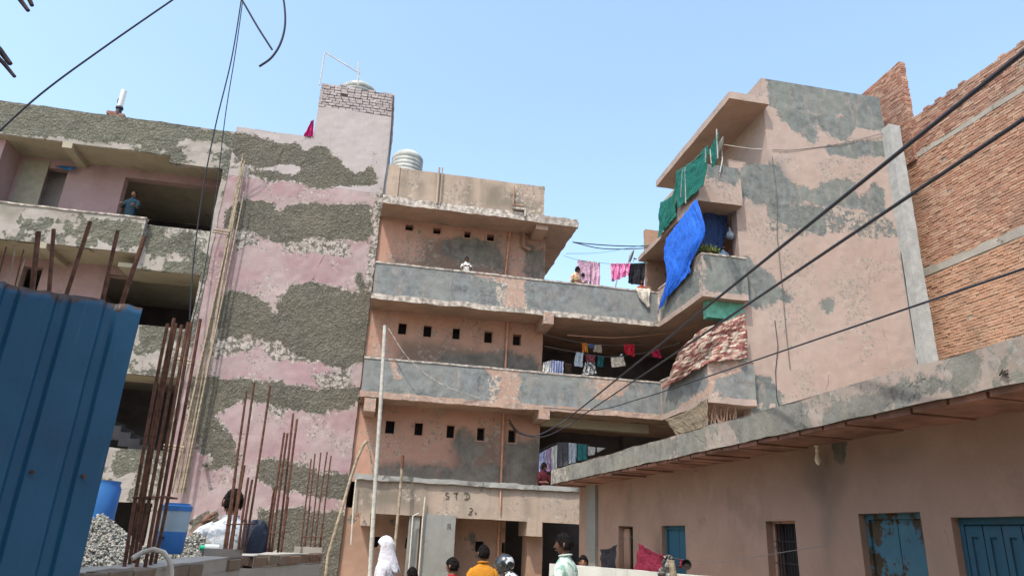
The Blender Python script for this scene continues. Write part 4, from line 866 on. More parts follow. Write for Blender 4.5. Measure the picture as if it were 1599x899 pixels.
for nm, q, mt, lb_ in (('shirt', [(842,708),(852,702),(851,738),(841,738)], 'bluestripe', 'pale blue striped shirt at the left end of the lower line'),
    ('cloth', [(852,702),(861,698),(861,736),(852,738)], 'purple', 'purple and white striped cloth on the lower line'),
    ('shirt', [(860,698),(870,694),(869,735),(860,736)], 'white', 'white shirt between the purple cloth and the dark trousers'),
    ('trousers', [(870,690),(887,691),(886,728),(869,730)], 'darkgrey', 'dark grey trousers hanging in the lower walkway'),
    ('towel', [(888,691),(901,692),(900,722),(888,724)], 'greyblue', 'pale grey towel between dark trousers and teal cloth'),
    ('cloth', [(902,692),(917,694),(916,718),(902,719)], 'teal', 'teal cloth at the right end of the lower line')):
    hang(nm, q, Y2, CM[mt], lb_, 'laundry', group=GL2, nu=16, nv=16, fold=.05, nf=3, seed=int(q[0][0]))
for q, lb_ in (([(918,696),(930,698),(929,709),(918,712)], 'small white cloth standing in for a bright slit at the back of the lower walkway'), ([(932,698),(946,699),(934,706),(932,705)], 'narrow white cloth standing in for a bright slit beside the dark corner of the lower walkway')):
    hang('cloth', q, 20.7, CM['white'], lb_, 'laundry', group=GL2, nu=8, nv=8, fold=.01)  # daylight slits of the rear openings, put in as white cloth colour
QX = lambda u, v, x=8.15: P(u, v, 0, x)
cloth('tarpaulin', [[QX(1040,372), QX(1062,342), QX(1087,311)], [QX(1037,402), QX(1064,386), QX(1100,358)], [QX(1040,438), QX(1060,425), QX(1079,408)], [QX(1026,492), QX(1044,462), QX(1078,424)]], CM['tarp'], 'bright blue tarpaulin draped from the top floor slab down over the corner parapet', 'tarpaulin', nu=120, nv=90, fold=.018, nf=10, wr=.022, seed=4, grow=.9)
cloth('shade_net', [[QX(1056,268), QX(1080,252), QX(1106,226)], [QX(1055,296), QX(1078,280), QX(1104,256)], [QX(1058,326), QX(1076,310), QX(1099,290)]], CM['net'], 'dark green shade net tied between posts above the top balcony', 'shade net', nu=60, nv=40, fold=.02, nf=5, wr=.012, seed=9, group='green shade nets on the top balcony')
cloth('shade_net', [[QX(1104,238), QX(1113,224), QX(1122,207)], [QX(1109,246), QX(1114,238), QX(1121,228)], [QX(1111,262), QX(1115,258), QX(1120,256)]], CM['net'], 'narrow green net strip hanging behind the satellite dish', 'shade net', nu=40, nv=30, fold=.02, nf=3, wr=.012, seed=3, group='green shade nets on the top balcony')
cloth('shade_net', [[QX(1031,316), QX(1048,306), QX(1057,282)], [QX(1029,342), QX(1042,340), QX(1054,322)], [QX(1028,372), QX(1038,358), QX(1056,338)]], CM['net'], 'bulging green net at the far end of the top balcony above the blue tarpaulin', 'shade net', nu=50, nv=40, fold=.025, nf=4, wr=.015, seed=5, group='green shade nets on the top balcony')
QY = lambda u, v: P(u, v, 1, 16.72)
cloth('quilt', [[QX(1062,545), QX(1096,515,8.17), QY(1130,503), QY(1163,487)], [QX(1050,570), QX(1090,548,8.1), QY(1130,530), QY(1166,526)], [QX(1035,607), QX(1075,585,8.1), QY(1108,566), QY(1168,560)]], CM['quilt'], 'maroon and cream patchwork quilt slung across the middle balcony opening', 'quilt', nu=90, nv=60, fold=.06, nf=6, wr=.03, seed=8)
cloth('sacking', [[QX(1039,655,8.2), QX(1070,643,8.2), QX(1104,620,8.2)], [QX(1048,668,8.2), QX(1076,658,8.2), QX(1105,640,8.2)], [QX(1058,680,8.2), QX(1080,676,8.2), QX(1106,664,8.2)]], CM['burlap'], 'brown woven sacking hung below the middle balcony at the corner', 'sacking', nu=50, nv=30, fold=.015, nf=3, wr=.01)
cloth('inner_sheet', [[P(1100,322,1,17.5), P(1120,324,1,17.5), P(1137,330,1,17.5)], [P(1100,350,1,17.5), P(1122,352,1,17.5), P(1135,352,1,17.5)], [P(1098,386,1,17.5), P(1118,392,1,17.5), P(1128,388,1,17.5)]], clothmat('navy_plastic_sheet', (.02, .045, .13), None, None, 1, .5), 'dark navy plastic sheet hanging inside the corner balcony behind the bright tarpaulin', 'plastic sheet', nu=40, nv=30, fold=.06, nf=3, wr=.03, seed=2)
# posts of the nets, balcony
m = MB()
for px_ in ([(1063,308),(1066,265)], [(1071,318),(1070,262)], [(1102,254),(1102,232)], [(1111,256),(1109,234)], [(1121,248),(1119,202)]): m.tube([QX(*p) for p in px_], .022, 6)
m.tube([QX(1066,268), QX(1102,233)], .012, 6)
t = m.build('net_frame', M['steel'], None, loc=QX(1063, 308)); tag(t, 'light metal frame posts holding the green nets on the top balcony', 'frame')
def dish(name, c, nrm, R, label, mast):
    t = thing(name, label, 'satellite dish', mast[0]); nrm = V(*nrm)/np.linalg.norm(nrm); c = V(*c); m = MB()
    pr = [(R*k/8, .18*R*(k/8)**2*1.6) for k in range(0, 9)]; pr[0] = (.005, 0)
    m.lathe(c, pr+[(R*1.02, pr[-1][1]-.005)]+[(r, z-.012) for r, z in pr[::-1]], 32, axis=nrm, caps=True); sm(m.build('reflector', M['tank'], t))
    m = MB(); m.tube(mast, .022, 8); m.tube([mast[-1], c-nrm*.02], .02, 8); sm(m.build('mast', M['steel'], t))
    m = MB(); tip = c+nrm*R*.75-V(0, 0, R*.25); m.tube([c-V(0, 0, R*.9)+nrm*.1, tip], .012, 6); m.tube([tip-nrm*.05, tip+nrm*.07], .03, 8); sm(m.build('feed_arm', M['steel'], t)); return t
c = P(1126, 232, 1, 16.95); dish('satellite_dish', c, (-.85, .25, .45), .34, 'grey satellite dish on the parapet corner of the top balcony', [P(1124, 270, 1, 16.74), P(1128, 250, 1, 16.8)])
c = P(984, 399, 1, 22.5); dish('satellite_dish', c, (.9, -.34, -.35), .24, 'tilted satellite dish seen edge-on above the pink dress on the walkway', [P(961, 448, 1, 22.6), P(966, 425, 1, 22.6), P(980, 420, 1, 22.6)])
# wires across the gap and to the wing
def cable(name, pts, r, mat, label, group=None, seg=6, sag=0):
    pts = [V(*p) for p in pts]
    if len(pts) == 2 and sag:
        a, b = pts; pts = [a*(1-t)+b*t-V(0, 0, sag*4*t*(1-t)) for t in np.linspace(0, 1, 24)]
    elif len(pts) > 2:
        q = np.array(pts); n = len(q)-1; out = []
        for x in np.linspace(0, n-1e-6, n*8):
            i = int(x); f = x-i; p0, p1 = q[i], q[i+1]; pm = q[i-1] if i else 2*p0-p1; p2 = q[i+2] if i+2 <= n else 2*p1-p0
            out.append(.5*(2*p0+(p1-pm)*f+(2*pm-5*p0+4*p1-p2)*f**2+(3*p0-pm-3*p1+p2)*f**3))
        pts = out
    m = MB(); m.tube(pts, r, seg); o = sm(m.build(name, M[mat], None, loc=pts[0])); return tag(o, label, 'cable' if r > .008 else 'wire', group)
GW = 'wires across the gap'
cable('wire', [P(894,378,1,21), P(1024,384,1,21)], .018, 'cable', 'upper of two dark wires across the gap beside the blue tarpaulin', GW, sag=.06)
cable('wire', [P(894,378,1,21.1), P(940,388,1,21.1), P(1000,388,1,21), P(1026,382,1,21)], .016, 'cable', 'sagging dark wire joining the upper one across the gap', GW)
cable('wire', [P(884,396,1,20.5), P(940,394,1,20.5), P(1020,380,1,20.5)], .008, 'net' if 'net' in M else 'green', 'thin green line crossing the gap under the dark wires', GW)
cable('clothesline', [P(880,399,1,Y4), P(905,406,1,Y4), P(960,412,1,Y4), P(1012,410,1,Y4)], .008, 'green', 'thin line carrying the laundry on the top walkway', 'clotheslines')
cable('clothesline', [P(886,523,1,20.4), P(960,527,1,20.4), P(1040,520,1,20.4), P(1090,508,1,19)], .010, 'brownpipe', 'red line strung just under the top walkway slab', 'clotheslines')
cable('clothesline', [P(850,522,1,Y3), P(908,535,1,Y3), P(960,539,1,Y3), P(1020,537,1,Y3)], .007, 'wire', 'upper laundry line in the middle walkway', 'clotheslines')
cable('clothesline', [P(850,540,1,Y3), P(900,550,1,Y3), P(955,557,1,Y3), P(1018,548,1,Y3), P(1062,535,1,Y3-1)], .008, 'wire', 'lower laundry line in the middle walkway', 'clotheslines')
cable('clothesline', [P(842,704,1,Y2), P(872,691,1,Y2), P(920,694,1,Y2)], .007, 'wire', 'laundry line in the lower walkway', 'clotheslines')
cable('wire', [P(1206,234,1,YE-.02), P(1240,234,1,YE-.02), P(1310,225,1,YE-.02), P(1388,206,1,YE-.05)], .008, 'wire', 'thin wire strung over the upper part of the pink end wall')
cable('wire', [P(1130,226,1,16.9), P(1170,232,1,16.9), P(1190,233,1,16.78)], .012, 'pvc', 'pale wire from the satellite dish to the end wall')
# service cables from a pole beyond the right edge to the ledge
A_ = P(852, 668, 1, 19.5)
cable('power_cable', [P(795,655,1,YW-.1), P(808,672,1,20.3), P(835,680,1,19.6), P(870,664,1,19.2)]+[P(902,641,1,18.6)*(1-t)+P(1700,0,1,2.6)*t for t in (0, .3, .6, .85, 1)], .018, 'cable', 'upper thick black power cable slanting over the brick building', 'power cables')
cable('power_cable', [P(795,660,1,YW-.1), P(810,676,1,20.3), P(845,682,1,19.6), P(880,668,1,19.2)]+[P(910,648,1,18.6)*(1-t)+P(1700,118,1,2.6)*t for t in (0, .3, .6, .85, 1)], .015, 'cable', 'second thick black power cable below the first one', 'power cables')
cable('power_cable', [P(848,636,1,YF-.1), P(930,640,1,19), P(1000,622,1,17)]+[P(1060,603,1,15)*(1-t)+P(1700,385,1,4)*t for t in (0, .3, .6, .85, 1)], .012, 'cable', 'thin black cable crossing low over the roof slab edge and the brick wall', 'power cables')
cable('wire', [P(606,512,1,19.6), P(640,562,1,19.6), P(690,600,1,19.7), P(750,622,1,YF-.06)], .012, 'capwhite', 'pale wire sagging across the middle parapet from the tall pole')
# ------------------------------------------------------------------ unseen houses added around the viewpoint to block sky and sun
for i, (x0, x1, y0, y1, h, lb_) in enumerate(((-12, -3.6, -8, 2.3, 8.0, 'unseen plain house added left of the viewpoint to block sky and sun'), (-3, 9, -14, -7, 7.5, 'unseen plain house added behind the viewpoint to block skylight'))):
    t = thing('added_shade_house', lb_, 'house', (x0, y0, 0)); m = MB()
    m.box(x0, x1, y0, y1, 0, h, cell=1.0, amp=.01); m.build('wall', M['salmon'], t)
    m = MB(); m.box(x0-.3, x1+.3, y0-.3, y1+.3, h, h+.2, cell=1.0); m.build('roof', M['cap'], t)
    for k in range(3):
        m = MB()
        if i == 0: m.box(x1-.02, x1+.03, y0+1.5+k*3, y0+2.6+k*3, 1.2, 2.4, cell=.5)
        else: m.box(x0+1.5+k*3.5, x0+2.7+k*3.5, y1-.02, y1+.03, 1.2, 2.4, cell=.5)
        m.build('window', M['glassdark'], t)

# ------------------------------------------------------------------ building site in the foreground
# blue corrugated sheet
M['bluesheet'] = None
g = G('scuffed_blue_sheet_metal')
z = g.n('ShaderNodeSeparateXYZ'); g.put(z.inputs[0], g.co)
col = g.mix(g.smap(g.noise(2.2, 6, .6), .3, .7), (.006, .060, .125), (.008, .075, .155))
col = g.mix(g.math('MULTIPLY', g.smap(g.noise(1, 6, .7, g.scale((9, 9, .8))), .55, .8), .35), col, (.03, .07, .10))
at = g.n('ShaderNodeAttribute', attribute_name='wear'); sp = g.n('ShaderNodeSeparateColor'); g.put(sp.inputs[0], at.outputs['Color'])
col = g.mix(g.smap(g.math('ADD', sp.outputs[0], g.math('MULTIPLY', g.math('SUBTRACT', g.noise(22, 6, .7), .5), .5)), .0, .08), col, (.05, .028, .02))
col = g.mix(g.smap(g.noise(38, 4, .7), .70, .76), col, (.05, .03, .025))
col = g.mix(g.math('MULTIPLY', g.smap(g.noise(1, 5, .7, g.scale((60, 60, 1.4))), .60, .72), .5), col, (.07, .12, .17))
col = g.mix(g.math('MULTIPLY', g.smap(g.noise(1.3, 8, .7), .5, .75), .2), col, (.05, .06, .065))
M['bluesheet'] = g.done(col, .5, g.bump(g.noise(9, 4, .6), .004), .4)
S0, S1 = P(-60, 432, 1, 2.75), P(222, 480, 1, 3.12); SD = S1-S0; LS = math.hypot(SD[0], SD[1]); sd = V(SD[0]/LS, SD[1]/LS, 0); sn = V(sd[1], -sd[0], 0)
prof = []; x = 0; per = .235
rib = P(92, 470, 1, 3.0); rib2 = P(172, 480, 1, 3.06); r0 = (rib-S0) @ sd; r1 = (rib2-S0) @ sd; per = r1-r0
n = 300; ss = np.linspace(0, LS, n); zt = S0[2]+(S1[2]-S0[2])*ss/LS
topn = vnoise(np.stack([ss*9, ss*0, ss*0], 1), 0)*.007+vnoise(np.stack([ss*30, ss*0, ss*0+3], 1), 1)*.004
ph = ((ss-r0)/per) % 1; ph = np.minimum(ph, 1-ph)*per
dz = -.017*np.clip((.030-ph)/.012, 0, 1)            # grooves sunk between broad pans
nz_ = 60; rows = []; W_ = []
tt = np.linspace(0, 1, nz_)**.8
for t in tt[::-1]:
    zz = (zt+topn)*(t) if t < 1 else zt+topn
    dent = vnoise(np.stack([ss*2.1, ss*0+t*6, ss*0], 1), 2)*.010+vnoise(np.stack([ss*6, ss*0+t*15, ss*0+7], 1), 1)*.003
    p = S0[None]*np.array([1, 1, 0])+ss[:, None]*sd+sn*(dz+dent)[:, None]; p = p+np.stack([0*ss, 0*ss, zz], 1); rows.append(p)
    dtop = (zt+topn)*(1-t); W_.append(np.stack([.10-dtop*3.2, ss*0, ss*0, ss*0], 1))
vv = np.concatenate(rows); m = MB(); m.add(vv, [(j*n+i, (j+1)*n+i, (j+1)*n+i+1, j*n+i+1) for j in range(nz_-1) for i in range(n-1)], 0, np.concatenate(W_))
t = thing('metal_sheet_fence', 'dark blue corrugated metal sheet with rusty ragged top edge in the left foreground', 'sheet fence', (S0[0], S0[1], 0))
o = m.build('sheet', M['bluesheet'], t, smooth=True); md = o.modifiers.new('t', 'SOLIDIFY'); md.thickness = .002
for i in range(9):                                            # fixing nails with rust spots
    a = (r0+per*(i % 3)+.05) % LS; q = S0*V(1, 1, 0)+sd*a+V(0, 0, (.7, 1.25, 1.75)[i//3 % 3])+sn*.002; mb_ = MB(); mb_.tube([q, q+sn*.006], .008, 8); mb_.tube([q+sn*.006, q+sn*.010], .005, 6); mb_.build('screw', M['rust'], t)
for z_ in (.5, 1.6):
    m = MB(); m.tube([S0*V(1, 1, 0)-sn*.07+V(0, 0, z_), S1*V(1, 1, 0)-sn*.07-sd*.05+V(0, 0, z_)], .02, 8); m.build('rail', M['rust'], t)
# rebar
def rod(m, b, t, r, seg=7):
    b, t = V(*b), V(*t); n_ = 9; c = V(RNG.uniform(-.008, .008), RNG.uniform(-.008, .008), 0)
    m.tube([b*(1-k/n_)+t*(k/n_)+c*4*(k/n_)*(1-k/n_) for k in range(n_+1)], r, seg)
G1 = 'reinforcing bars rising behind the blue sheet'
for (u0, v0, u1, v1, r, Yr, lb_) in ((60,362, 50,470, .0125, 3.6, 'leftmost thick rusty bar standing above the blue sheet'), (84,358, 76,470, .010, 3.7, 'second rusty bar above the blue sheet, nearly upright'), (141,346, 101,470, .010, 3.6, 'tallest slanting rusty bar in the middle above the blue sheet'),
        (184,360, 156,480, .010, 3.7, 'fourth rusty bar above the sheet against the dark opening'), (226,369, 186,485, .0115, 3.6, 'rightmost slanting rusty bar above the sheet corner')):
    a, b = P(u0, v0, 1, Yr), P(u1, v1, 1, Yr); d = (b-a)/(a[2]-b[2]); e = a+d*(a[2]-.02); m = MB(); rod(m, e, a, r); sm(tag(m.build('reinforcing_bar', M['rust'], None, loc=e), lb_, 'steel bar', G1))
for i, (u0, v0, u1, v1) in enumerate(((10,385, -4,440), (24,385, 12,450), (37,390, 22,450), (39,403, 26,450))):
    a, b = P(u0, v0, 1, 4.6), P(u1, v1, 1, 4.6); d = (b-a)/(a[2]-b[2]); e = a+d*(a[2]-.02); m = MB(); rod(m, e, a, .0045, 5)
    tag(sm(m.build('thin_bar', M['bamboo'] if i % 2 else M['rust'], None, loc=e)), ['leftmost thin rod above the blue sheet at the frame edge', 'second thin dark rod above the sheet', 'tall pale thin rod next to the rightmost one', 'rightmost pale thin rod, the shortest above the sheet'][i], 'thin rod', 'thin rods at the far left')
# low site wall with starter bars
ZW = 1.40
M['sitebrick'] = brickmat('muddy_brick', [(.12, .065, .045), (.17, .10, .07), (.15, .12, .09), (.19, .12, .08)], (.20, .18, .14))
wpt = lambda u, v: P(u, v, 2, ZW)
def siteseg(name, label, a, b, wd=.26, z0=0):
    a, b = V(*a), V(*b); d = b-a; d[2] = 0; L_ = np.linalg.norm(d); d /= L_; nrm = np.cross(d, V(0, 0, 1)); t = thing(name, label, 'low wall', (a[0], a[1], 0))
    o = a.copy(); o[2] = 0
    m = MB(); m.face(o, d, (0, 0, 1), L_, ZW-.09, cell=.08, amp=.012); m.face(o-nrm*wd+d*L_, -d, (0, 0, 1), L_, ZW-.09, cell=.3, amp=.01)
    m.face(o-nrm*wd, nrm, (0, 0, 1), wd, ZW-.09, cell=.1, amp=.01); m.face(o+d*L_, -nrm, (0, 0, 1), wd, ZW-.09, cell=.1, amp=.01)
    m.build('concrete_base', M['concrete2'], t)
    bricks('brick_course', M['sitebrick'], None, o+nrm*.004, d, nrm, L_, ZW-.085, lambda x: ZW-.005, t, bl=.22, bh=.062)
    bricks('brick_course', M['sitebrick'], None, o-nrm*wd, nrm, -d, wd, ZW-.085, lambda x: ZW-.005, t, bl=.11, bh=.062)
    m = MB(); m.face((*(o-nrm*.006)[:2], ZW-.10), d, (0, 0, 1), L_, .095, cell=.05, amp=.006); m.face((*(o+nrm*.0)[:2], ZW-.012), d, -nrm, L_, wd, cell=.06, amp=.012); m.face((*(o+d*L_-nrm*wd*0)[:2], ZW-.09), -nrm, (0, 0, 1), wd, .13, cell=.1)
    m.build('mortar_top', M['concrete2'], t); return t
Wa, Wb, Wc, Wd = wpt(128, 892), wpt(378, 868), wpt(398, 866), wpt(502, 861)
siteseg('site_wall', 'rough low brick and concrete wall below the gravel and the blue cooler', Wa, Wb)
siteseg('site_wall', 'short low concrete wall under the two right hand clusters of steel bars', Wc, Wd)
def cluster(label, tops, bots, ties, rr, Yb):
    t = thing('starter_bar_bundle', label, 'steel bars', P(*bots[0], 1, Yb), 'bundles of rusty starter bars on the low walls')
    for i, (tp, bt) in enumerate(zip(tops, bots)):
        Y_ = Yb+.09*(i % 3); b = P(*bt, 1, Y_); e = P(*tp, 1, Y_); b[2] -= .1; m = MB(); rod(m, b, e, rr); sm(m.build('bar', M['rust'], t))
    for a, b in ties:
        m = MB(); p, q = P(*a, 1, Yb-.015), P(*b, 1, Yb-.015); m.tube([p, q, q+V(.01, .2, 0), p+V(-.01, .2, 0), p], .005, 6); m.build('tie', M['rust'], t)
cluster('tallest bundle of rusty bars beside the blue sheet edge', [(262,505),(272,497),(275,505),(294,503),(299,503),(313,498),(284,507)], [(197,879),(204,878),(211,876),(228,882),(235,883),(242,880),(216,874)], [((208,776),(258,775))], .0095, 4.05)
cluster('bundle of rusty bars in front of the stooping worker', [(385,611),(397,597),(422,602),(382,726),(388,745),(394,748),(372,700)], [(350,860),(358,860),(380,873),(362,860),(372,868),(376,871),(354,859)], [((353,818),(392,817))], .0105, 6.55)
cluster('narrow bundle of rusty bars right of the backpack', [(444,675),(449,676),(458,645),(464,654),(429,761),(426,774),(450,776)], [(417,866),(424,867),(434,869),(439,868),(416,867),(422,868),(437,868)], [((421,831),(445,830))], .0105, 6.85)
cluster('short right-hand bundle of thin rusty bars beside the bent bamboo', [(486,716),(492,708),(501,706),(511,705),(517,711),(484,789),(507,794)], [(470,858),(476,858),(484,859),(491,859),(500,860),(473,858),(497,859)], [((471,838),(503,838))], .0075, 7.4)
pipe('hose', [wpt(205, 878)+V(0, 0, .02)]+[P(u, v, 1, 4.0) for u, v in ((222,862),(240,857),(256,862),(265,875),(268,890),(266,920))]+[P(262, 960, 1, 4.0)], .013, 'pvc', 'pale plastic hose curling over the low wall', 'hose')
M['coolblue'] = simple('cooler_blue_plastic', (.04, .16, .42), .45, .06, 4); M['coolpale'] = simple('cooler_pale_plastic', (.30, .40, .46), .5, .08, 4)
c = wpt(259, 864); c = V(c[0], c[1]+.05, ZW); kx = 4.6/1088
t = thing('water_cooler', 'blue and pale plastic water cooler jug with a tap standing on the low wall', 'water cooler', c)
R_ = .092
m = MB(); m.lathe(c, [(R_*.9, 0), (R_*.95, .01), (R_, .13), (R_, .138)], 28); sm(m.build('lower_body', M['coolblue'], t))
m = MB(); m.lathe(c+V(0, 0, .138), [(R_*.985, 0), (R_*.985, .01), (R_*1.0, .02), (R_*1.02, .12), (R_*1.02, .13)], 28); sm(m.build('upper_body', M['coolpale'], t))
m = MB(); m.lathe(c+V(0, 0, .268), [(R_*1.06, 0), (R_*1.07, .03), (R_*.98, .036), (R_*.9, .036), (R_*.88, .048), (.02, .05)], 28); sm(m.build('lid', M['coolblue'], t))
m = MB(); m.tube([c+V(-.03, -R_*.95, .10), c+V(-.035, -R_-.03, .10), c+V(-.036, -R_-.035, .07)], .008, 8); m.build('tap', M['cable'], t)
c = P(152, 812, 1, 6.6); zt_ = P(160, 750, 1, 6.6)[2]
t = thing('plastic_drum', 'tall blue plastic drum half hidden behind the blue sheet and the gravel', 'drum', (c[0], 6.6, 0)); m = MB(); h_ = zt_
m.lathe((c[0]-.02, 6.6, 0), [(.13, 0), (.14, .04)]+[(.14+.006*(k % 2), .04+(h_-.1)*k/9) for k in range(1, 10)]+[(.13, h_-.03), (.135, h_)], 24); sm(m.build('drum_body', M['coolblue'], t))
# gravel heap: single crushed stones scattered on two merging cones
def heapz(x, y):
    h = 0
    for cx, cy, hh, rr in ((HC[0][0], HC[0][1], 1.62, 2.3), (HC[1][0], HC[1][1], 1.52, 2.1), ((HC[0][0]+HC[1][0])/2, (HC[0][1]+HC[1][1])/2, 1.40, 2.0)):
        h = np.maximum(h, hh-np.hypot(x-cx, y-cy)*hh/rr)
    return h
HC = [P(158, 808, 1, 6.2), P(306, 838, 1, 6.4)]
N = 19000; x = RNG.uniform(HC[0][0]-1.2, HC[1][0]+.9, N); y = RNG.uniform(5.0, 6.9, N); z = heapz(x, y)
wl = (x-Wa[0])*(Wb[1]-Wa[1])-(y-Wa[1])*(Wb[0]-Wa[0])
k = (z > .75) & (wl < -.35*math.hypot(Wb[0]-Wa[0], Wb[1]-Wa[1])); x, y, z = x[k], y[k], z[k]
octa = np.array([[1, 0, 0], [-1, 0, 0], [0, 1, 0], [0, -1, 0], [0, 0, 1], [0, 0, -1]], float); of = np.array([[0, 2, 4], [2, 1, 4], [1, 3, 4], [3, 0, 4], [2, 0, 5], [1, 2, 5], [3, 1, 5], [0, 3, 5]])
n_ = len(x); sc = RNG.uniform(.007, .017, (n_, 1, 3)); V6 = octa[None]*sc*RNG.uniform(.7, 1.3, (n_, 6, 1))
a1_, a2_ = RNG.uniform(0, 6.28, n_), RNG.uniform(0, 6.28, n_)
c_, s__ = np.cos(a1_)[:, None], np.sin(a1_)[:, None]; V6 = np.stack([V6[..., 0]*c_-V6[..., 1]*s__, V6[..., 0]*s__+V6[..., 1]*c_, V6[..., 2]], 2)
c_, s__ = np.cos(a2_)[:, None], np.sin(a2_)[:, None]; V6 = np.stack([V6[..., 0], V6[..., 1]*c_-V6[..., 2]*s__, V6[..., 1]*s__+V6[..., 2]*c_], 2)
V6 = V6+np.stack([x, y, z+RNG.uniform(-.01, .02, n_)], 1)[:, None]
m = MB(); wv = np.repeat(np.stack([RNG.random(n_), RNG.random(n_)*.3, x*0, x*0], 1)[:, None], 6, 1).reshape(-1, 4)
m.add(V6.reshape(-1, 3), (of[None]+np.arange(n_)[:, None, None]*6).reshape(-1, 3).tolist(), 0, wv)
gx, gy = np.meshgrid(np.linspace(HC[0][0]-2.2, HC[1][0]+1.0, 60), np.linspace(4.2, 8.6, 60)); gz = heapz(gx, gy)-.02
wl2 = (gx-Wa[0])*(Wb[1]-Wa[1])-(gy-Wa[1])*(Wb[0]-Wa[0]); gz = np.where(wl2 > -.3*4, np.minimum(gz, .9), gz)
m.add(np.stack([gx.ravel(), gy.ravel(), np.maximum(gz, -.02).ravel()], 1), [(j*60+i, j*60+i+1, (j+1)*60+i+1, (j+1)*60+i) for j in range(59) for i in range(59)], 1)
M['gravel'] = brickmat('crushed_stone', [(.20, .21, .185), (.27, .28, .25), (.33, .34, .305), (.24, .25, .22), (.37, .375, .34)], (.45, .44, .40)); M['gravelbed'] = simple('gravel_bed', (.22, .22, .20), .95, .5, 30, .02)
tag(m.build('gravel_heap', [M['gravel'], M['gravelbed']]), 'heap of pale grey-green crushed stone behind the low wall', 'gravel', kind='stuff')
bt = wpt(317, 862); t = thing('bottle', 'small green capped clear bottle lying on the low wall', 'bottle', bt); m = MB()
m.tube([bt+V(.0, .02, .03), bt+V(.09, .05, .03)], [.028, .028], 12); sm(m.build('bottle_body', simple('clear_plastic', (.45, .48, .46), .3, .05), t)); m = MB(); m.tube([bt+V(-.03, .01, .03), bt+V(.0, .02, .03)], [.018, .02], 12); m.build('cap', simple('green_plastic', (.02, .35, .2), .4, .05), t)
# loose brown sack and rag beside the last bundle
# poles, bamboo, conduits against the block
def pole(name, a, b, Ya, Yb, r, mat, label, cat='pole', group=None, down=True):
    p, q = P(*a, 1, Ya), P(*b, 1, Yb)
    if down: d = (q-p)/(p[2]-q[2]); q = p+d*p[2]
    m = MB(); n_ = 10; w_ = RNG.uniform(-.02, .02, 2)
    pts = [q*(1-k/n_)+p*(k/n_)+V(w_[0], w_[1], 0)*math.sin(k/n_*3.14*2) for k in range(n_+1)]
    m.tube(pts, [r*(1.08-.16*k/n_) for k in range(n_+1)], 10); return tag(sm(m.build(name, M[mat], None, loc=q)), label, cat, group)
pole('pole', (601, 508), (578, 899), 18.6, 18.6, .055, 'greypipe', 'tall grey cement-stained pole standing in front of the parapets')
o = pole('pole', (629, 712), (613, 899), 17.5, 17.5, .036, 'bamboo', 'thin pale pole with a rusty top in front of the ledge')
m = MB(); a, b = P(629, 712, 1, 17.46), P(628, 730, 1, 17.46); m.tube([a+V(0, 0, .02), b], .04, 8); m.build('rusty_tip', M['rust'], o)
pipe('bent_bamboo', pt([(508, 905), (512, 868), (524, 826), (538, 780), (548, 745), (558, 715), (567, 695), (573, 688)], 18.4), .038, 'bamboo', 'long bent bamboo leaning beside the ledge corner', 'bamboo')
pipe('bamboo_stick', pt([(573, 688), (578, 705), (583, 745)], 18.6), .022, 'bamboo', 'short thin stick hanging from the top of the bent bamboo', 'bamboo')
GB = 'bundle of long pale poles tied up the tower edge'
for i, (du, dv, dl) in enumerate(((0, 0, 'front pale pole of the bundle tied to the tower, the tallest'), (-4, 22, 'pale pole left of the tallest in the tied bundle'), (4, 10, 'right hand pale pole of the tied bundle'), (-9, 50, 'leftmost shorter pole of the tied bundle'), (2, 60, 'thin inner pole of the tied bundle'))):
    pole('bamboo_pole', (380+du*.6, 240+dv), (282+du*1.6, 770), 20.84-.03*i, 20.8-.03*i, .029 if i != 4 else .024, 'bamboo', dl, 'bamboo', GB, down=False)
for u, v, k in ((352, 358, 24), (298, 560, 30), (280, 694, 30)):
    a, b = P(u-k*.8, v+0, 1, 20.7), P(u+k*.25, v+4, 1, 20.7); m = MB(); m.tube([a, b], .03, 6); m.tube([a-V(0, 0, .09), b-V(0, 0, .09)], .025, 6)
    tag(m.build('clamp', M['bamboo'], None, loc=a), {352: 'upper wooden clamp tying the pole bundle', 298: 'middle wooden clamp tying the pole bundle', 280: 'lower wooden clamp tying the pole bundle'}[u], 'clamp', 'clamps on the pole bundle')
m = MB(); a = P(322, 726, 1, YT); m.tube([a+V(0, .05, 0), a-V(0, .28, .02)], .05, 10); m.build('spout', M['left'], APT)
for px_, lb_ in (([(637, 905), (645, 805), (654, 801)], 'left white conduit framing the grey doorway strip'), ([(653, 905), (660, 812), (664, 775)], 'right white conduit rising past the ledge letters'), ([(556, 748), (552, 790), (548, 850)], 'thin pale pipe at the left end of the ledge')):
    pipe('conduit', pt(px_, YF-.12), .022, 'pvc', lb_, 'conduit', group='white conduits on the ground floor')
# dark lines across the upper left
cable('overhead_cable', [P(-30, 232, 1, 9), P(60, 150, 1, 9), P(160, 76, 1, 9), P(290, -14, 1, 9)], .013, 'cable', 'black cable crossing the sky at the upper left over the roof edge')
cable('hanging_cable', [P(380, -20, 1, 19), P(362, 90, 1, 19.4), P(338, 190, 1, 20), P(318, 290, 1, 20.3), P(303, 400, 1, 20.4), P(296, 500, 1, 20.5)], .020, 'cable', 'left of two black lines hanging from the top edge down past the left wing')
cable('hanging_cable', [P(382, -20, 1, 19), P(368, 80, 1, 19.4), P(352, 180, 1, 20), P(339, 290, 1, 20.3), P(318, 430, 1, 20.4), P(296, 520, 1, 20.5)], .015, 'cable', 'right of two black lines hanging from the top edge down past the left wing')
cable('cable_end', [P(366, -18, 1, 9), P(380, 4, 1, 9), P(402, 42, 1, 9), P(425, 78, 1, 9)], .015, 'cable', 'short straight black cable end hanging in the sky')
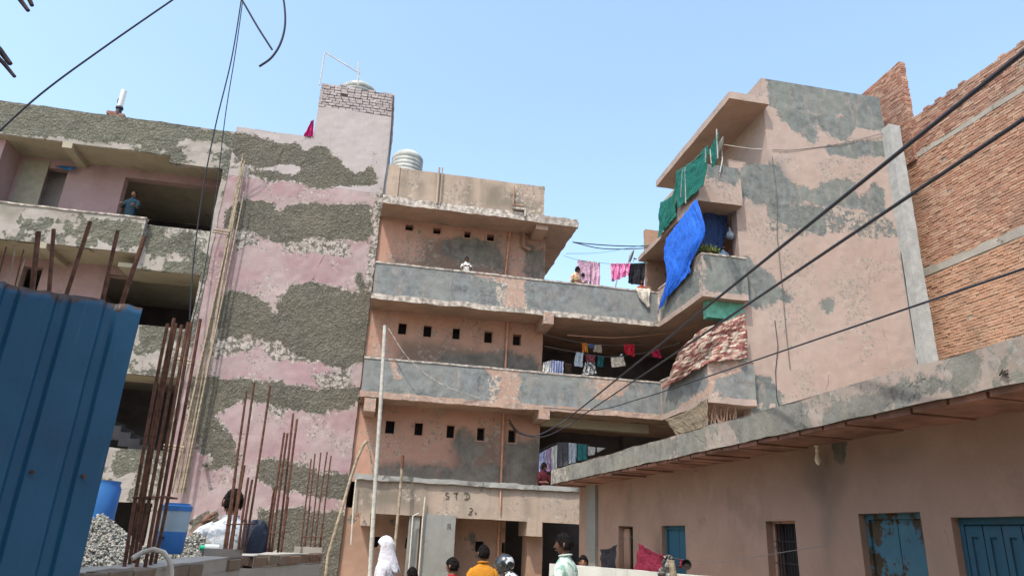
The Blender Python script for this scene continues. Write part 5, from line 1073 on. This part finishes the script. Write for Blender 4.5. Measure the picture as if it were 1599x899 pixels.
cable('cable_end', [P(438, -20, 1, 8), P(444, 8, 1, 8), P(445, 40, 1, 8), P(438, 68, 1, 8), P(424, 90, 1, 8), P(405, 104, 1, 8)], .015, 'cable', 'curved hook-shaped black cable end hanging in the sky')
M['stick'] = simple('dark_dry_wood', (.045, .035, .04), .9, .3, 20)
for i, (a, b, r) in enumerate((((10, -24), (44, 17), .0085), ((34, -20), (50, 9), .0085), ((-20, 58), (16, 100), .010), ((-16, 78), (23, 120), .007))):
    p, q = P(*a, 1, 2.3), P(*b, 1, 2.3); m = MB(); m.tube([p, (p+q)/2+V(.002, 0, .003), q], [r*1.2, r, r*.8], 8)
    tag(sm(m.build('dry_stick', M['stick'], None, loc=p)), ['longer dark stick end poking in at the top left corner', 'shorter dark stick end right of the longer one in the top corner', 'thick dark stick end at the left edge of the sky', 'thin dark stick end under the thick one at the left edge'][i], 'stick', 'dark stick ends at the upper left')

# ------------------------------------------------------------------ low white wall and things by the right house
a, b = P(858, 879, 1, 9.6), P(1095, 899, 1, 7.0); zt_ = (a[2]+b[2])/2; a = P(858, 879, 2, zt_); b = P(1095, 899, 2, zt_)
d = (b-a)/np.linalg.norm(b-a); b = b+d*2.5; nrm = np.cross(d, V(0, 0, 1)); L_ = np.linalg.norm(b-a)
M['wwall'] = plaster('whitewashed_wall', (.50, .50, .45), (.44, .44, .39), (.22, .22, .20), (.55, .54, .48), edge=.3, auto=.3, streak=.7, stain=(.15, .15, .12))
m = MB(); o = a*V(1, 1, 0); m.face(o, d, (0, 0, 1), L_, zt_, cell=.08); m.face(o-nrm*.14, nrm, (0, 0, 1), .14, zt_, cell=.07); m.face((o[0], o[1], zt_), d, -nrm, L_, .14, cell=.07, amp=.01); m.face(o+d*L_-nrm*.14, -d, (0, 0, 1), L_, zt_, cell=.3)
tag(m.build('low_wall', M['wwall'], None, loc=o), 'low whitewashed wall running towards the viewer before the salmon house', 'low wall')
lin = lambda u, v, off=OV-.35: onplane(u, v, off)
cable('clothesline', [lin(915, 858), lin(938, 857), lin(962, 850), lin(985, 838), lin(998, 846), lin(1040, 868), lin(1120, 876), lin(1220, 862), lin(1290, 850)], .004, 'wire', 'line strung along the salmon house wall', 'clotheslines')
cloth('cloth', [[lin(938, 857), lin(950, 856), lin(962, 850)], [lin(938, 875), lin(950, 874), lin(962, 870)], [lin(939, 900), lin(950, 900), lin(962, 900)]], CM['black'], 'black cloth hanging on the line beside the narrow window', 'laundry', fold=.02, nf=3, nu=20, nv=20, group='laundry before the salmon house')
cloth('cloth', [[lin(998, 847), lin(1015, 858), lin(1042, 868)], [lin(994, 870), lin(1012, 878), lin(1037, 886)], [lin(990, 898), lin(1010, 905), lin(1034, 910)]], CM['maroon'], 'maroon cloth pegged slanting on the line beside the blue door', 'laundry', fold=.03, nf=3, nu=24, nv=24, group='laundry before the salmon house')
cloth('cloth', [[lin(1062, 872), lin(1065, 873)], [lin(1062, 886), lin(1066, 887)]], CM['crimson'], 'small crimson rag hanging in front of the blue door', 'laundry', fold=.01, nf=2, nu=8, nv=8, group='laundry before the salmon house')
CM['grey2'] = clothmat('grey_rag_cloth', (.10, .10, .095), (.28, .28, .26), 'blotch', 5)
wp = lambda u, v, off=.05: (lambda o, n: EYE+ray(u, v)*(((o-EYE) @ n)/(ray(u, v) @ n)))(a+nrm*off, nrm)
cloth('rag', [[wp(1040, 869), wp(1044, 866), wp(1049, 871)], [wp(1036, 880), wp(1042, 878), wp(1050, 878)], [wp(1034, 900), wp(1040, 902), wp(1046, 900)]], CM['grey2'], 'crumpled grey rag bundled over the white wall', 'cloth', fold=.05, nf=3, wr=.03, nu=20, nv=20, thick=.03)
p, q = P(1048, 876, 1, 7.2), P(1053, 900, 1, 7.2); q = q+(q-p)*8; q[2] = 0; m = MB(); m.tube([q, p], [.03, .034], 10); m.tube([p, p+V(0, 0, .012)], [.036, .036], 10); tag(sm(m.build('post', M['bamboo'], None, loc=q)), 'short pale wooden post sticking up behind the white wall', 'post')
p = P(1072, 881, 1, 8.6); q = p+V(.02, 0, -.5); t = thing('cooking_pan', 'round blackened pan hung on the line in front of the blue door', 'pan', p); m = MB()
m.lathe(p, [(.005, 0), (.055, 0), (.062, .012), (.062, .03), (.055, .03), (.05, .012)], 24, axis=(-.5, -1, .1), caps=False); sm(m.build('bowl', M['darkv'], t)); m = MB(); m.tube([p+V(-.07, 0, -.02), p+V(-.2, .02, -.03)], .008, 6); m.build('handle', M['darkv'], t)
cloth('plastic_sheet', [[P(86,259,1,YL-.06), P(102,259,1,YL-.06), P(120,262,1,YL-.06)], [P(94,262,1,YL-.25), P(106,265,1,YL-.25), P(117,264,1,YL-.25)]], clothmat('sky_blue_plastic', (.05, .22, .55)), 'scrap of blue plastic tucked over the upper left doorway', 'plastic sheet', nu=14, nv=8, fold=.02, nf=2)
# plant pot and things in the right wing balcony
def plant(name, c, R, n, label, mat):
    t = thing(name, label, 'plant', c); m = MB()
    for i in range(n):
        d_ = RNG.normal(0, 1, 3); d_[2] = abs(d_[2])*.8; d_ /= np.linalg.norm(d_); p = V(*c)+V(0, 0, .1)+d_*R*RNG.uniform(.4, 1)*V(1.5, .8, .9); u = RNG.normal(0, 1, 3); u /= np.linalg.norm(u); w_ = np.cross(u, RNG.normal(0, 1, 3)); w_ /= np.linalg.norm(w_); l = RNG.uniform(.03, .055)
        m.add([p-u*l, p+w_*l*.4, p+u*l, p-w_*l*.4], [(0, 1, 2, 3)])
    m.build('foliage', mat, t); m = MB()
    for i in range(12):
        e = V(*c)+V(RNG.uniform(-1.2, 1.2)*R, RNG.uniform(-.5, .5)*R, RNG.uniform(.4, .9)*R+.1); m.tube([c, (V(*c)+e)/2+V(0, 0, .05), e], [.008, .006, .003], 5)
    m.build('stem', M['bamboo'], t); m = MB(); m.lathe(V(*c)-V(0, 0, .22), [(.10, 0), (.14, .2), (.15, .24), (.13, .24)], 20); sm(m.build('pot', M['brownpipe'], t)); return t
c = P(1107, 395, 1, 16.98); plant('potted_plant', V(c[0], 16.98, 9.36), .25, 480, 'small leafy plant in a pot on the balcony edge beside the blue tarpaulin', simple('dry_green_leaf', (.13, .17, .05), .8, .45, 30))
c = P(1140, 366, 1, 17.3); t = thing('hanging_bag', 'grey plastic bag hanging inside the top corner balcony', 'bag', c); m = MB()
m.lathe(c-V(0, 0, .16), [(.02, 0), (.10, .03), (.125, .10), (.11, .17), (.05, .25), (.025, .30), (.04, .36)], 14); o = m.build('bag_body', simple('grey_polythene', (.20, .24, .30), .4, .2, 20), t, smooth=True)
for vtx in o.data.vertices: vtx.co *= 1+.12*math.sin(vtx.co.x*60+vtx.co.z*45)*math.cos(vtx.co.y*50)
m = MB(); m.tube([c+V(0, 0, .2), c+V(0, .02, .9)], .006, 5); m.build('string', M['wire'], t)
# brush and wires in the hole below the middle balcony
m = MB()
for i in range(34):
    b = P(RNG.uniform(1108, 1150), RNG.uniform(648, 662), 1, 16.9); e = b+V(RNG.uniform(-.25, .2), RNG.uniform(0, .3), RNG.uniform(.1, .5)); m.tube([b-V(0, 0, .3), (b+e)/2+V(RNG.uniform(-.1, .1), 0, 0), e], .008, 4)
tag(m.build('brushwood', M['gfwall'], None, loc=P(1120, 650, 1, 16.9)), 'tangle of dry brushwood stuffed under the middle balcony', 'brushwood', kind='stuff')
# ------------------------------------------------------------------ people
def skinmat(n, c): return simple(n, c, .6, .06, 8, .001)
SK = {'brown': skinmat('brown_skin', (.22, .11, .065)), 'dark': skinmat('dark_brown_skin', (.13, .065, .04))}
HAIR = simple('black_hair', (.010, .008, .008), .75, .3, 60, .01, spec=.1)
EYEM = simple('eye_dark', (.02, .015, .012), .3, .1)
def person(label, loc, H, yaw, skin, shirt, trousers, arms, lean=0, head_yaw=0, head_tilt=0, sleeve=.55, sitting=False, robe=False, long_hair=False, hair=True, group=None, gait=.06):
    """arms: {'L': (elbow, wrist), 'R': ...} as offsets from the shoulder in body axes (x right, y forward, z up), metres at H = 1.7"""
    k = H/1.7; t = thing('person', label, 'person', loc, group); t.rotation_euler = (0, 0, 0)
    cy, sy_ = math.cos(yaw), math.sin(yaw); L0 = V(*loc)
    def W(p):                                   # body axes -> world; lean about the hips
        p = V(*p)*k; hz = .92*k
        if p[2] > hz: a = math.radians(lean); dz = p[2]-hz; p = V(p[0], p[1]*math.cos(a)+dz*math.sin(a), hz+dz*math.cos(a)-p[1]*math.sin(a))
        return L0+V(p[0]*cy-p[1]*sy_, p[0]*sy_+p[1]*cy, p[2])
    vs_, es, rs = [], [], []
    def jn(p, r, par=None):
        vs_.append(W(p)); rs.append(r*k); i = len(vs_)-1
        if par is not None: es.append((par, i))
        return i
    pel = jn((0, 0, .92), .115); sp = jn((0, 0, 1.08), .105, pel); ch = jn((0, .0, 1.26), .12, sp); nb = jn((0, 0, 1.42), .065, ch); nk = jn((0, .01, 1.50), .05, nb); hd = jn((0, .02, 1.57), .055, nk)
    S = {}
    for s, nm in ((-1, 'L'), (1, 'R')):
        sh = jn((s*.165, 0, 1.385), .055, ch); el, wr = arms[nm]; e0 = V(s*.185, 0, 1.385)
        e = jn(e0+V(*el), .038, sh); w_ = jn(e0+V(*wr), .026, e); S[nm] = (e0, e0+V(*el), e0+V(*wr))
        hp = jn((s*.095, 0, .88), .085, pel)
        if sitting: kn = jn((s*.12, .42, .88), .055, hp); an = jn((s*.12, .46, .45), .038, kn); jn((s*.12, .60, .42), .03, an)
        else: g_ = gait*s; kn = jn((s*.10, .02+g_, .49), .056, hp); an = jn((s*.10, -.02+g_*1.6, .07), .036, kn); jn((s*.11, .13+g_*1.6, .03), .032, an)
    me = bpy.data.meshes.new('b'); me.from_pydata([tuple(v) for v in vs_], es, []); ob = bpy.data.objects.new('b', me); C.objects.link(ob)
    ob.modifiers.new('s', 'SKIN'); ob.modifiers.new('u', 'SUBSURF').levels = 1
    sv_ = me.skin_vertices[0].data
    for i, r in enumerate(rs): sv_[i].radius = (r, r)
    sv_[0].use_root = True
    dg = bpy.context.evaluated_depsgraph_get(); ev = bpy.data.meshes.new_from_object(ob.evaluated_get(dg)); bpy.data.objects.remove(ob)
    m = MB(); m.add([v.co[:] for v in ev.vertices], [tuple(p.vertices) for p in ev.polygons])
    # head
    hy, ht = math.radians(head_yaw), math.radians(head_tilt); hc = V(0, .03, 1.605)
    def HD(p):
        x, y, z = p; y, z = y*math.cos(ht)+z*math.sin(ht), -y*math.sin(ht)+z*math.cos(ht); x, y = x*math.cos(hy)-y*math.sin(hy), x*math.sin(hy)+y*math.cos(hy)
        return W(hc+V(x, y, z))
    def headpt(th, ph, s=1.0, cap=False):
        x = math.sin(th)*math.sin(ph); y = math.sin(th)*math.cos(ph); z = math.cos(th)
        X, Y, Z = .078*x, .098*y, .118*z
        if z < 0: f = 1+.42*z; X *= f; Y *= (1+.22*z if y > 0 else 1+.5*z)
        if not cap and y > .3 and abs(z+.05) < .2: Y -= .006*math.exp(-((abs(x)-.35)**2)/.02)
        return V(X*s, Y*s, Z*s)
    n1, n2 = 14, 20; pts = [HD(headpt(math.pi*(i+.001)/n1*.998+.001, 2*math.pi*j/n2)) for i in range(n1+1) for j in range(n2)]
    m.add(pts, [(i*n2+j, (i+1)*n2+j, (i+1)*n2+(j+1) % n2, i*n2+(j+1) % n2) for i in range(n1) for j in range(n2)])
    nose = [HD(V(*p)) for p in ((0, .092, .022), (-.017, .088, -.03), (.017, .088, -.03), (0, .122, -.024), (0, .09, -.036))]; m.add(nose, [(0, 1, 3), (0, 3, 2), (1, 4, 3), (3, 4, 2)])
    for s in (-1, 1):
        m.tube([HD(V(s*.076, -.002, -.028)), HD(V(s*.086, -.012, .0)), HD(V(s*.084, -.014, .026)), HD(V(s*.076, 0, .028))], [.009*k, .012*k, .012*k, .007*k], 7)
    m.tube([HD(V(-.022, .083, -.058)), HD(V(0, .090, -.056)), HD(V(.022, .083, -.058))], .007*k, 6)
    # hands with five fingers
    for nm, s in (('L', -1), ('R', 1)):
        e0, el, wr = S[nm]; d = (wr-el)/np.linalg.norm(wr-el); up = V(0, 0, 1) if abs(d[2]) < .8 else V(0, 1, 0)
        sd_ = np.cross(d, up); sd_ /= np.linalg.norm(sd_); up = np.cross(sd_, d)
        m.tube([W(wr-d*.01), W(wr+d*.03), W(wr+d*.075), W(wr+d*.09)], [.026*k, .034*k, .036*k, .026*k], 8)
        for j, (o_, l) in enumerate(((-.030, .060), (-.010, .072), (.010, .068), (.029, .052))):
            b = wr+d*.085+sd_*o_; m.tube([W(b), W(b+d*l*.45-up*.006), W(b+d*l*.8-up*.022), W(b+d*l-up*.036)], [.0095*k, .009*k, .008*k, .006*k], 6)
        b = wr+d*.025-sd_*.030*s; m.tube([W(b), W(b+d*.03-sd_*.022*s-up*.01), W(b+d*.06-sd_*.026*s-up*.024)], [.012*k, .010*k, .008*k], 6)
    body = m.build('body', SK[skin], t, smooth=True)
    # eyes, brows
    m = MB()
    for s in (-1, 1): m.lathe(HD(V(s*.031, .080, .012)), [(.001, -.008*k), (.012*k, 0), (.001, .008*k)], 8, axis=HD(V(0, 1, 0))-HD(V(0, 0, 0)), caps=False); m.tube([HD(V(s*.018, .092, .033)), HD(V(s*.045, .082, .034))], .004*k, 5)
    m.build('eyes', EYEM, t)
    if hair:
        m = MB(); pts = []; n1, n2 = 22, 30; f = []
        for i in range(n1+1):
            for j in range(n2):
                ph = 2*math.pi*j/n2; fr = max(0, math.cos(ph)); th = (math.pi*(.62 if not long_hair else .8)-fr**.7*(.30)*math.pi)*i/n1+.001
                q = headpt(th, ph, 1.0, True); nz_v = 1.07+.05*math.sin(9*ph+5*th+H*7)+.04*math.sin(17*ph-11*th)+.03*math.sin(31*ph+13*th); q = q*nz_v*(V(1.0, 1.02, 1.04)); pts.append(HD(q))
        m.add(pts, [(i*n2+j, (i+1)*n2+j, (i+1)*n2+(j+1) % n2, i*n2+(j+1) % n2) for i in range(n1) for j in range(n2)])
        rs_ = np.random.default_rng(int(H*1000))
        for q_ in range(170):                              # loose tufts so the outline is not a cap
            ph = rs_.uniform(0, 6.28); fr = max(0, math.cos(ph)); th = (math.pi*(.60 if not long_hair else .78)-fr**.7*.30*math.pi)*rs_.uniform(.0, 1)**.6
            a0 = headpt(th, ph, 1.08, True); a1 = headpt(min(th+rs_.uniform(.05, .3), 3), ph+rs_.uniform(-.4, .4), rs_.uniform(1.14, 1.27), True); wd_ = V(*rs_.normal(0, .006, 3))
            m.add([HD(a0-wd_), HD(a0+wd_), HD(a1)], [(0, 1, 2)])
        hb = m.build('hair', HAIR, t, smooth=True); s_m = hb.modifiers.new('t', 'SOLIDIFY'); s_m.thickness = .003
    # clothes: lofted torso, sleeves, legs
    def loft(m, rings, seg=24, wr_=.006):
        n0 = len(rings); vv = []
        for q, (c, rx, ry) in enumerate(rings):
            for j in range(seg):
                a = 2*math.pi*j/seg; w__ = 1+wr_*8*math.sin(3*a+q*1.7+H*5)*.12+wr_*6*math.sin(7*a-q*2.1)*.12
                ca, sa = math.cos(a), math.sin(a); se = lambda v_: math.copysign(abs(v_)**.8, v_)
                vv.append(W(V(c[0]+rx*se(ca)*w__, c[1]+ry*se(sa)*w__, c[2])))
        m.add(vv, [(i*seg+j, i*seg+(j+1) % seg, (i+1)*seg+(j+1) % seg, (i+1)*seg+j) for i in range(n0-1) for j in range(seg)])
    m = MB(); hem = .80 if not robe else .25
    rg_ = ([((0, 0, .25), .27, .22), ((0, 0, .55), .23, .19)] if robe else [])+[((0, 0, .80), .178, .130), ((0, 0, .92), .176, .132), ((0, 0, 1.02), .162, .122), ((0, 0, 1.14), .165, .124), ((0, 0, 1.26), .185, .130), ((0, 0, 1.34), .195, .120), ((0, 0, 1.395), .185, .100), ((0, 0, 1.43), .140, .082), ((0, .005, 1.46), .085, .068), ((0, .008, 1.485), .070, .062), ((0, .008, 1.50), .072, .064)]
    loft(m, rg_)
    for nm in 'LR':
        e0, el, wr = S[nm]; s = -1 if nm == 'L' else 1; sh = V(s*.15, 0, 1.385); f = sleeve; wr1 = el+(wr-el)*max(0, f*2-1) if f > .5 else sh+(el-sh)*f*2
        pts = [sh-V(s*.03, 0, .0), sh+(el-sh)*.25, sh+(el-sh)*min(1, f*2)*.62]+([el, el+(wr1-el)*.5, wr1] if f > .5 else [wr1])
        rr = ([.068, .072, .062]+([.054, .048, .044] if f > .5 else [.064])); m.tube([W(p) for p in pts], [r*k*(1+.05*math.sin(i*2.3)) for i, r in enumerate(rr)], 14)
    sm_ = m.build('shirt' if not robe else 'robe', shirt, t, smooth=True)
    if not robe:
        m = MB()
        for s in (-1, 1):
            g_ = gait*s
            if sitting: pts = [(s*.07, 0, .90), (s*.11, .2, .89), (s*.12, .43, .87), (s*.12, .45, .65), (s*.12, .46, .48)]
            else: pts = [(s*.07, 0, .93), (s*.092, 0, .80), (s*.10, .02+g_, .49), (s*.10, -.01+g_*1.4, .25), (s*.10, -.02+g_*1.6, .10)]
            m.tube([W(V(*p)) for p in pts], [.105*k, .098*k, .075*k, .066*k, .062*k], 14)
        m.build('trousers', trousers, t, smooth=True)
    return t, HD, W, k
def cmat(n, c, c2=None, kind=None, kk=1):
    g = G(n)
    if kind == 'check':
        b = g.n('ShaderNodeTexChecker'); g.put(b.inputs[0], g.scale((1, 1, 1))); b.inputs['Scale'].default_value = kk; g.put(b.inputs[1], c); g.put(b.inputs[2], c2); col = b.outputs[0]
    elif kind == 'blotch': col = g.mix(g.smap(g.noise(kk, 3, .6), .52, .56), c, c2)
    else: col = g.mix(g.noise(5, 4), tuple(x*.85 for x in c), tuple(min(1, x*1.1) for x in c))
    return g.done(col, .9, g.bump(g.noise(14, 4, .6), .02), .1)
KH = cmat('dark_trouser_cloth', (.05, .05, .06)); WHC = cmat('white_cotton', (.50, .50, .53)); GREY = cmat('printed_grey_tshirt', (.44, .47, .50), (.27, .31, .36), 'blotch', 16)
DN = ((.03, .0, -.29), (.03, .10, -.53)); DNL = ((-.03, .0, -.29), (-.03, .10, -.53))
REST = {'L': ((-.05, .10, -.27), (-.0, .33, -.27)), 'R': ((.05, .10, -.27), (.0, .33, -.27))}
def place(u, vtop, Y, H):                # feet position so that the head top (1.725/1.7 H) is at the pixel
    p = P(u, vtop, 1, Y); return (p[0], Y, p[2]-H*1.012)
R_ = math.radians
# worker with backpack
H = 1.72; L0 = place(370, 764, 7.0, H)
GRY = cmat('grey_tshirt', (.40, .44, .48))
t, HD, W, k = person('worker in a grey t-shirt, hand raised to his face, behind the rusty bars', L0, H, R_(18), 'dark', GREY, cmat('pale_trousers', (.30, .34, .38)), {'L': ((-.20, .10, -.20), (-.02, .20, .06)), 'R': DN}, lean=6, head_yaw=10, head_tilt=8, sleeve=.42, gait=.1)
M['bag'] = simple('navy_nylon', (.012, .018, .035), .6, .2, 25, .006); bc = V(.20, -.19, 1.18)
m = MB(); n1, n2 = 12, 18; vv = []
for i in range(n1+1):
    for j in range(n2):
        th, ph = math.pi*i/n1, 2*math.pi*j/n2; se = lambda v_, e=.6: math.copysign(abs(v_)**e, v_)
        vv.append(W(bc+V(.115*se(math.sin(th))*se(math.cos(ph)), .105*se(math.sin(th))*se(math.sin(ph)), .26*math.cos(th)*(1 if math.cos(th) > 0 else 1.05)-.02*math.sin(3*ph))))
bp = thing('backpack', 'dark navy backpack slung on the worker with a small yellow tag', 'backpack', W(bc))
m.add(vv, [(i*n2+j, (i+1)*n2+j, (i+1)*n2+(j+1) % n2, i*n2+(j+1) % n2) for i in range(n1) for j in range(n2)]); m.build('bag_body', M['bag'], bp, smooth=True)
m = MB(); m.tube([W(V(.12, -.13, 1.36)), W(V(.12, -.02, 1.46)), W(V(.13, .10, 1.36)), W(V(.17, .10, 1.15)), W(V(.2, -.05, .98))], .018, 8); m.build('strap', M['bag'], bp)
m = MB(); m.tube([W(V(.10, -.29, 1.02)), W(V(.13, -.33, .9)), W(V(.12, -.30, .80))], .016, 6); m.build('dangling_strap', M['cable'], bp)
m = MB(); p = W(V(.08, -.30, 1.12)); m.box(p[0]-.02, p[0]+.02, p[1]-.01, p[1], p[2]-.012, p[2]+.012, cell=.1, amp=0); m.build('tag', simple('yellow_tag', (.6, .5, .03), .6, .05), bp)
# person in white with a headscarf
H = 1.58; L0 = place(607, 839, 9.3, H)
t, HD, W, k = person('person in a white robe and white headscarf walking left by the tall grey pole', L0, H, R_(72), 'brown', WHC, WHC, {'L': DNL, 'R': DN}, head_yaw=8, robe=True, sleeve=.95, hair=False)
m = MB(); vv = []; n1, n2 = 18, 28
for i in range(n1+1):
    for j in range(n2):
        ph = 2*math.pi*j/n2; fr = max(0, math.cos(ph))**1.2; v_ = i/n1
        if v_ < .45:
            th = .001+v_/.45*math.pi*(.56-.20*fr); q = V(.078*math.sin(th)*math.sin(ph), .098*math.sin(th)*math.cos(ph), .118*math.cos(th))*1.16
        else:
            w_ = (v_-.45)/.55; th = math.pi*(.56-.20*fr); q = V(.078*math.sin(th)*math.sin(ph), .098*math.sin(th)*math.cos(ph), .118*math.cos(th))*1.16
            q = q*V(1+.45*w_, 1+.45*w_, 1)+V(0, (-.05 if fr < .3 else .0)*w_, -(.27 if fr < .5 else .12+.1*w_)*w_)
            q = q*(1+.10*math.sin(ph*6+w_*4)*w_+.04*math.sin(ph*13)*w_)
        vv.append(HD(q))
m.add(vv, [(i*n2+j, (i+1)*n2+j, (i+1)*n2+(j+1) % n2, i*n2+(j+1) % n2) for i in range(n1) for j in range(n2) if not (i/n1 > .42 and math.cos(2*math.pi*(j+.5)/n2) > .5)]); o = m.build('headscarf', WHC, t, smooth=True); o.modifiers.new('t', 'SOLIDIFY').thickness = .006
# children and men in the lane
H = 1.15; person('small dark-haired child whose head just shows left of the grey doorway wall', place(645, 887, 8.2, H), H, R_(10), 'brown', cmat('dull_shirt', (.2, .15, .12)), KH, {'L': DNL, 'R': DN})
H = 1.28; person('child in a bright red shirt standing left of the man in orange', place(709, 872, 8.6, H), H, R_(35), 'brown', cmat('red_shirt', (.50, .02, .03)), KH, {'L': DNL, 'R': DN}, head_yaw=15)
H = 1.50; t, HD, W, k = person('young man in a mustard orange shirt seen from behind', place(756, 852, 9.6, H), H, R_(-2), 'dark', cmat('mustard_shirt', (.40, .17, .02)), KH, {'L': DNL, 'R': DN}, head_yaw=12, sleeve=.5)
m = MB(); m.tube([W(V(.075*math.cos(a), .07*math.sin(a)+.005, 1.495-.01*math.sin(a))) for a in np.linspace(0, 6.28, 18)], .014*k, 7); m.build('collar', cmat('mustard_collar', (.38, .16, .02)), t)
# helmet rider
H = 1.62; L0 = place(806, 874, 11.0, H); L0 = (L0[0]-.02, L0[1], L0[2]+.10)
CHK = cmat('black_white_check_shirt', (.60, .60, .60), (.04, .04, .05), 'check', 26)
t, HD, W, k = person('person in a black and silver helmet and black and white checked shirt, bending left', (L0[0]+.13, L0[1], L0[2]), H, R_(65), 'brown', CHK, KH, {'L': ((-.05, .22, -.18), (.0, .42, -.30)), 'R': ((.05, .22, -.18), (.0, .42, -.30))}, lean=24, head_yaw=0, sleeve=.9, hair=False)
HEL = G('black_silver_helmet'); HEL.put(HEL.b.inputs['Coat Weight'], .6); M['helmet'] = HEL.done(HEL.mix(HEL.smap(HEL.noise(7, 2, .5), .56, .58), (.015, .02, .022), (.42, .45, .45)), .22, None, .5)
hm = thing('helmet', 'glossy black and silver motorcycle helmet on the bending rider', 'helmet', HD(V(0, 0, .03))); m = MB(); vv = []; n1, n2 = 20, 32
for i in range(n1+1):
    for j in range(n2):
        ph = 2*math.pi*j/n2; fr = max(0, math.cos(ph)); th = .001+math.pi*i/n1*(.74 if fr < .45 else .74-.30*min(1, (fr-.45)*4)); vv.append(HD(V(.118*math.sin(th)*math.sin(ph), .140*math.sin(th)*math.cos(ph)-.005, .134*math.cos(th)+.012)))
m.add(vv, [(i*n2+j, (i+1)*n2+j, (i+1)*n2+(j+1) % n2, i*n2+(j+1) % n2) for i in range(n1) for j in range(n2)]); o = m.build('shell', M['helmet'], hm, smooth=True); o.modifiers.new('t', 'SOLIDIFY').thickness = .02
m = MB(); m.tube([HD(V(-.10, .09, -.085)), HD(V(-.05, .145, -.09)), HD(V(.05, .145, -.09)), HD(V(.10, .09, -.085))], .024, 8); m.build('chin_bar', M['helmet'], hm)
m = MB(); m.add([HD(V(x_, y_, z_)) for z_ in (.035, -.03) for x_, y_ in ((-.125, .06), (-.08, .122), (0, .153), (.08, .122), (.125, .06))], [(0, 5, 6, 1), (1, 6, 7, 2), (2, 7, 8, 3), (3, 8, 9, 4)]); m.build('visor', simple('smoked_visor', (.02, .02, .025), .08, 0, bump=0, spec=.8), hm, smooth=True)
# man in floral shirt and the head behind him
FLO = cmat('pale_green_floral_shirt', (.42, .50, .45), (.20, .33, .28), 'blotch', 14)
H = 1.66; t, HD, W, k = person('man in a pale green floral shirt looking left beside the white wall', place(884, 835, 8.2, H), H, R_(52), 'dark', FLO, KH, {'L': DNL, 'R': DN}, head_yaw=18, sleeve=.48)
m = MB(); m.tube([W(V(.078*math.cos(a), .072*math.sin(a)+.005, 1.50-.012*math.sin(a))) for a in np.linspace(0, 6.28, 18)],   .010*k, 7); m.build('collar', cmat('pale_green_collar', (.42, .50, .46)), t)
H = 1.40; person('dark-haired person behind the white wall next to the floral shirt', place(911, 868, 10.6, H), H, R_(160), 'brown', cmat('plain_shirt', (.1, .1, .12)), KH, {'L': DNL, 'R': DN})
# people on the balconies
H = 1.66; z_ = zt4; p = P(214, 300, 1, 21.35); person('man in a dark blue shirt looking over the upper left balcony', (p[0]-.05, 21.35, p[2]-H*1.012), H, R_(180), 'dark', cmat('navy_shirt', (.012, .03, .045)), KH, REST)
H = 1.18; p = P(729, 402, 1, 20.42); person('small child in a cap leaning on the top parapet under the vents', (p[0], 20.42, p[2]-H*1.012), H, R_(180), 'dark', cmat('white_print_top', (.55, .55, .53), (.10, .10, .10), 'blotch', 12), KH, {'L': ((-.04, .12, -.22), (.08, .30, -.20)), 'R': ((.04, .12, -.22), (-.08, .30, -.20))}, head_tilt=10)
H = 1.45; p = P(898, 418, 1, 20.45); person('woman in a yellow and pink floral dress leaning over the parapet beside the lilac shirt', (p[0], 20.45, p[2]-H*1.012), H, R_(200), 'dark', cmat('floral_dress', (.50, .38, .20), (.35, .10, .14), 'blotch', 12), KH, REST, lean=10, long_hair=True)
H = 1.28; p = P(909, 428, 1, 20.5); person('child in a pink and white top half hidden behind the hanging lilac shirt', (p[0], 20.5, p[2]-H*1.012), H, R_(175), 'dark', cmat('pink_top', (.5, .35, .4), (.15, .08, .1), 'blotch', 11), KH, REST, lean=8, long_hair=True)
H = 1.30; p = P(1001, 438, 1, 20.5); person('person in rusty red bending behind the cream towel at the corner', (p[0], 20.5, p[2]-H*1.012), H, R_(170), 'dark', cmat('rust_top', (.25, .06, .04)), KH, REST, lean=10)
H = 1.6; p = P(849, 722, 1, 20.40); person('person in maroon standing on the lower walkway by the wall corner', (p[0], 20.45, p[2]-H*1.012), H, R_(205), 'dark', cmat('maroon_top', (.07, .015, .02)), KH, REST, long_hair=True)
H = 1.25; p = P(1128, 383, 1, 17.6); person('person in a pale blue top sitting low inside the corner balcony', (p[0], 17.6, p[2]-H*1.012), H, R_(185), 'dark', cmat('pale_blue_top', (.22, .34, .46)), KH, REST)
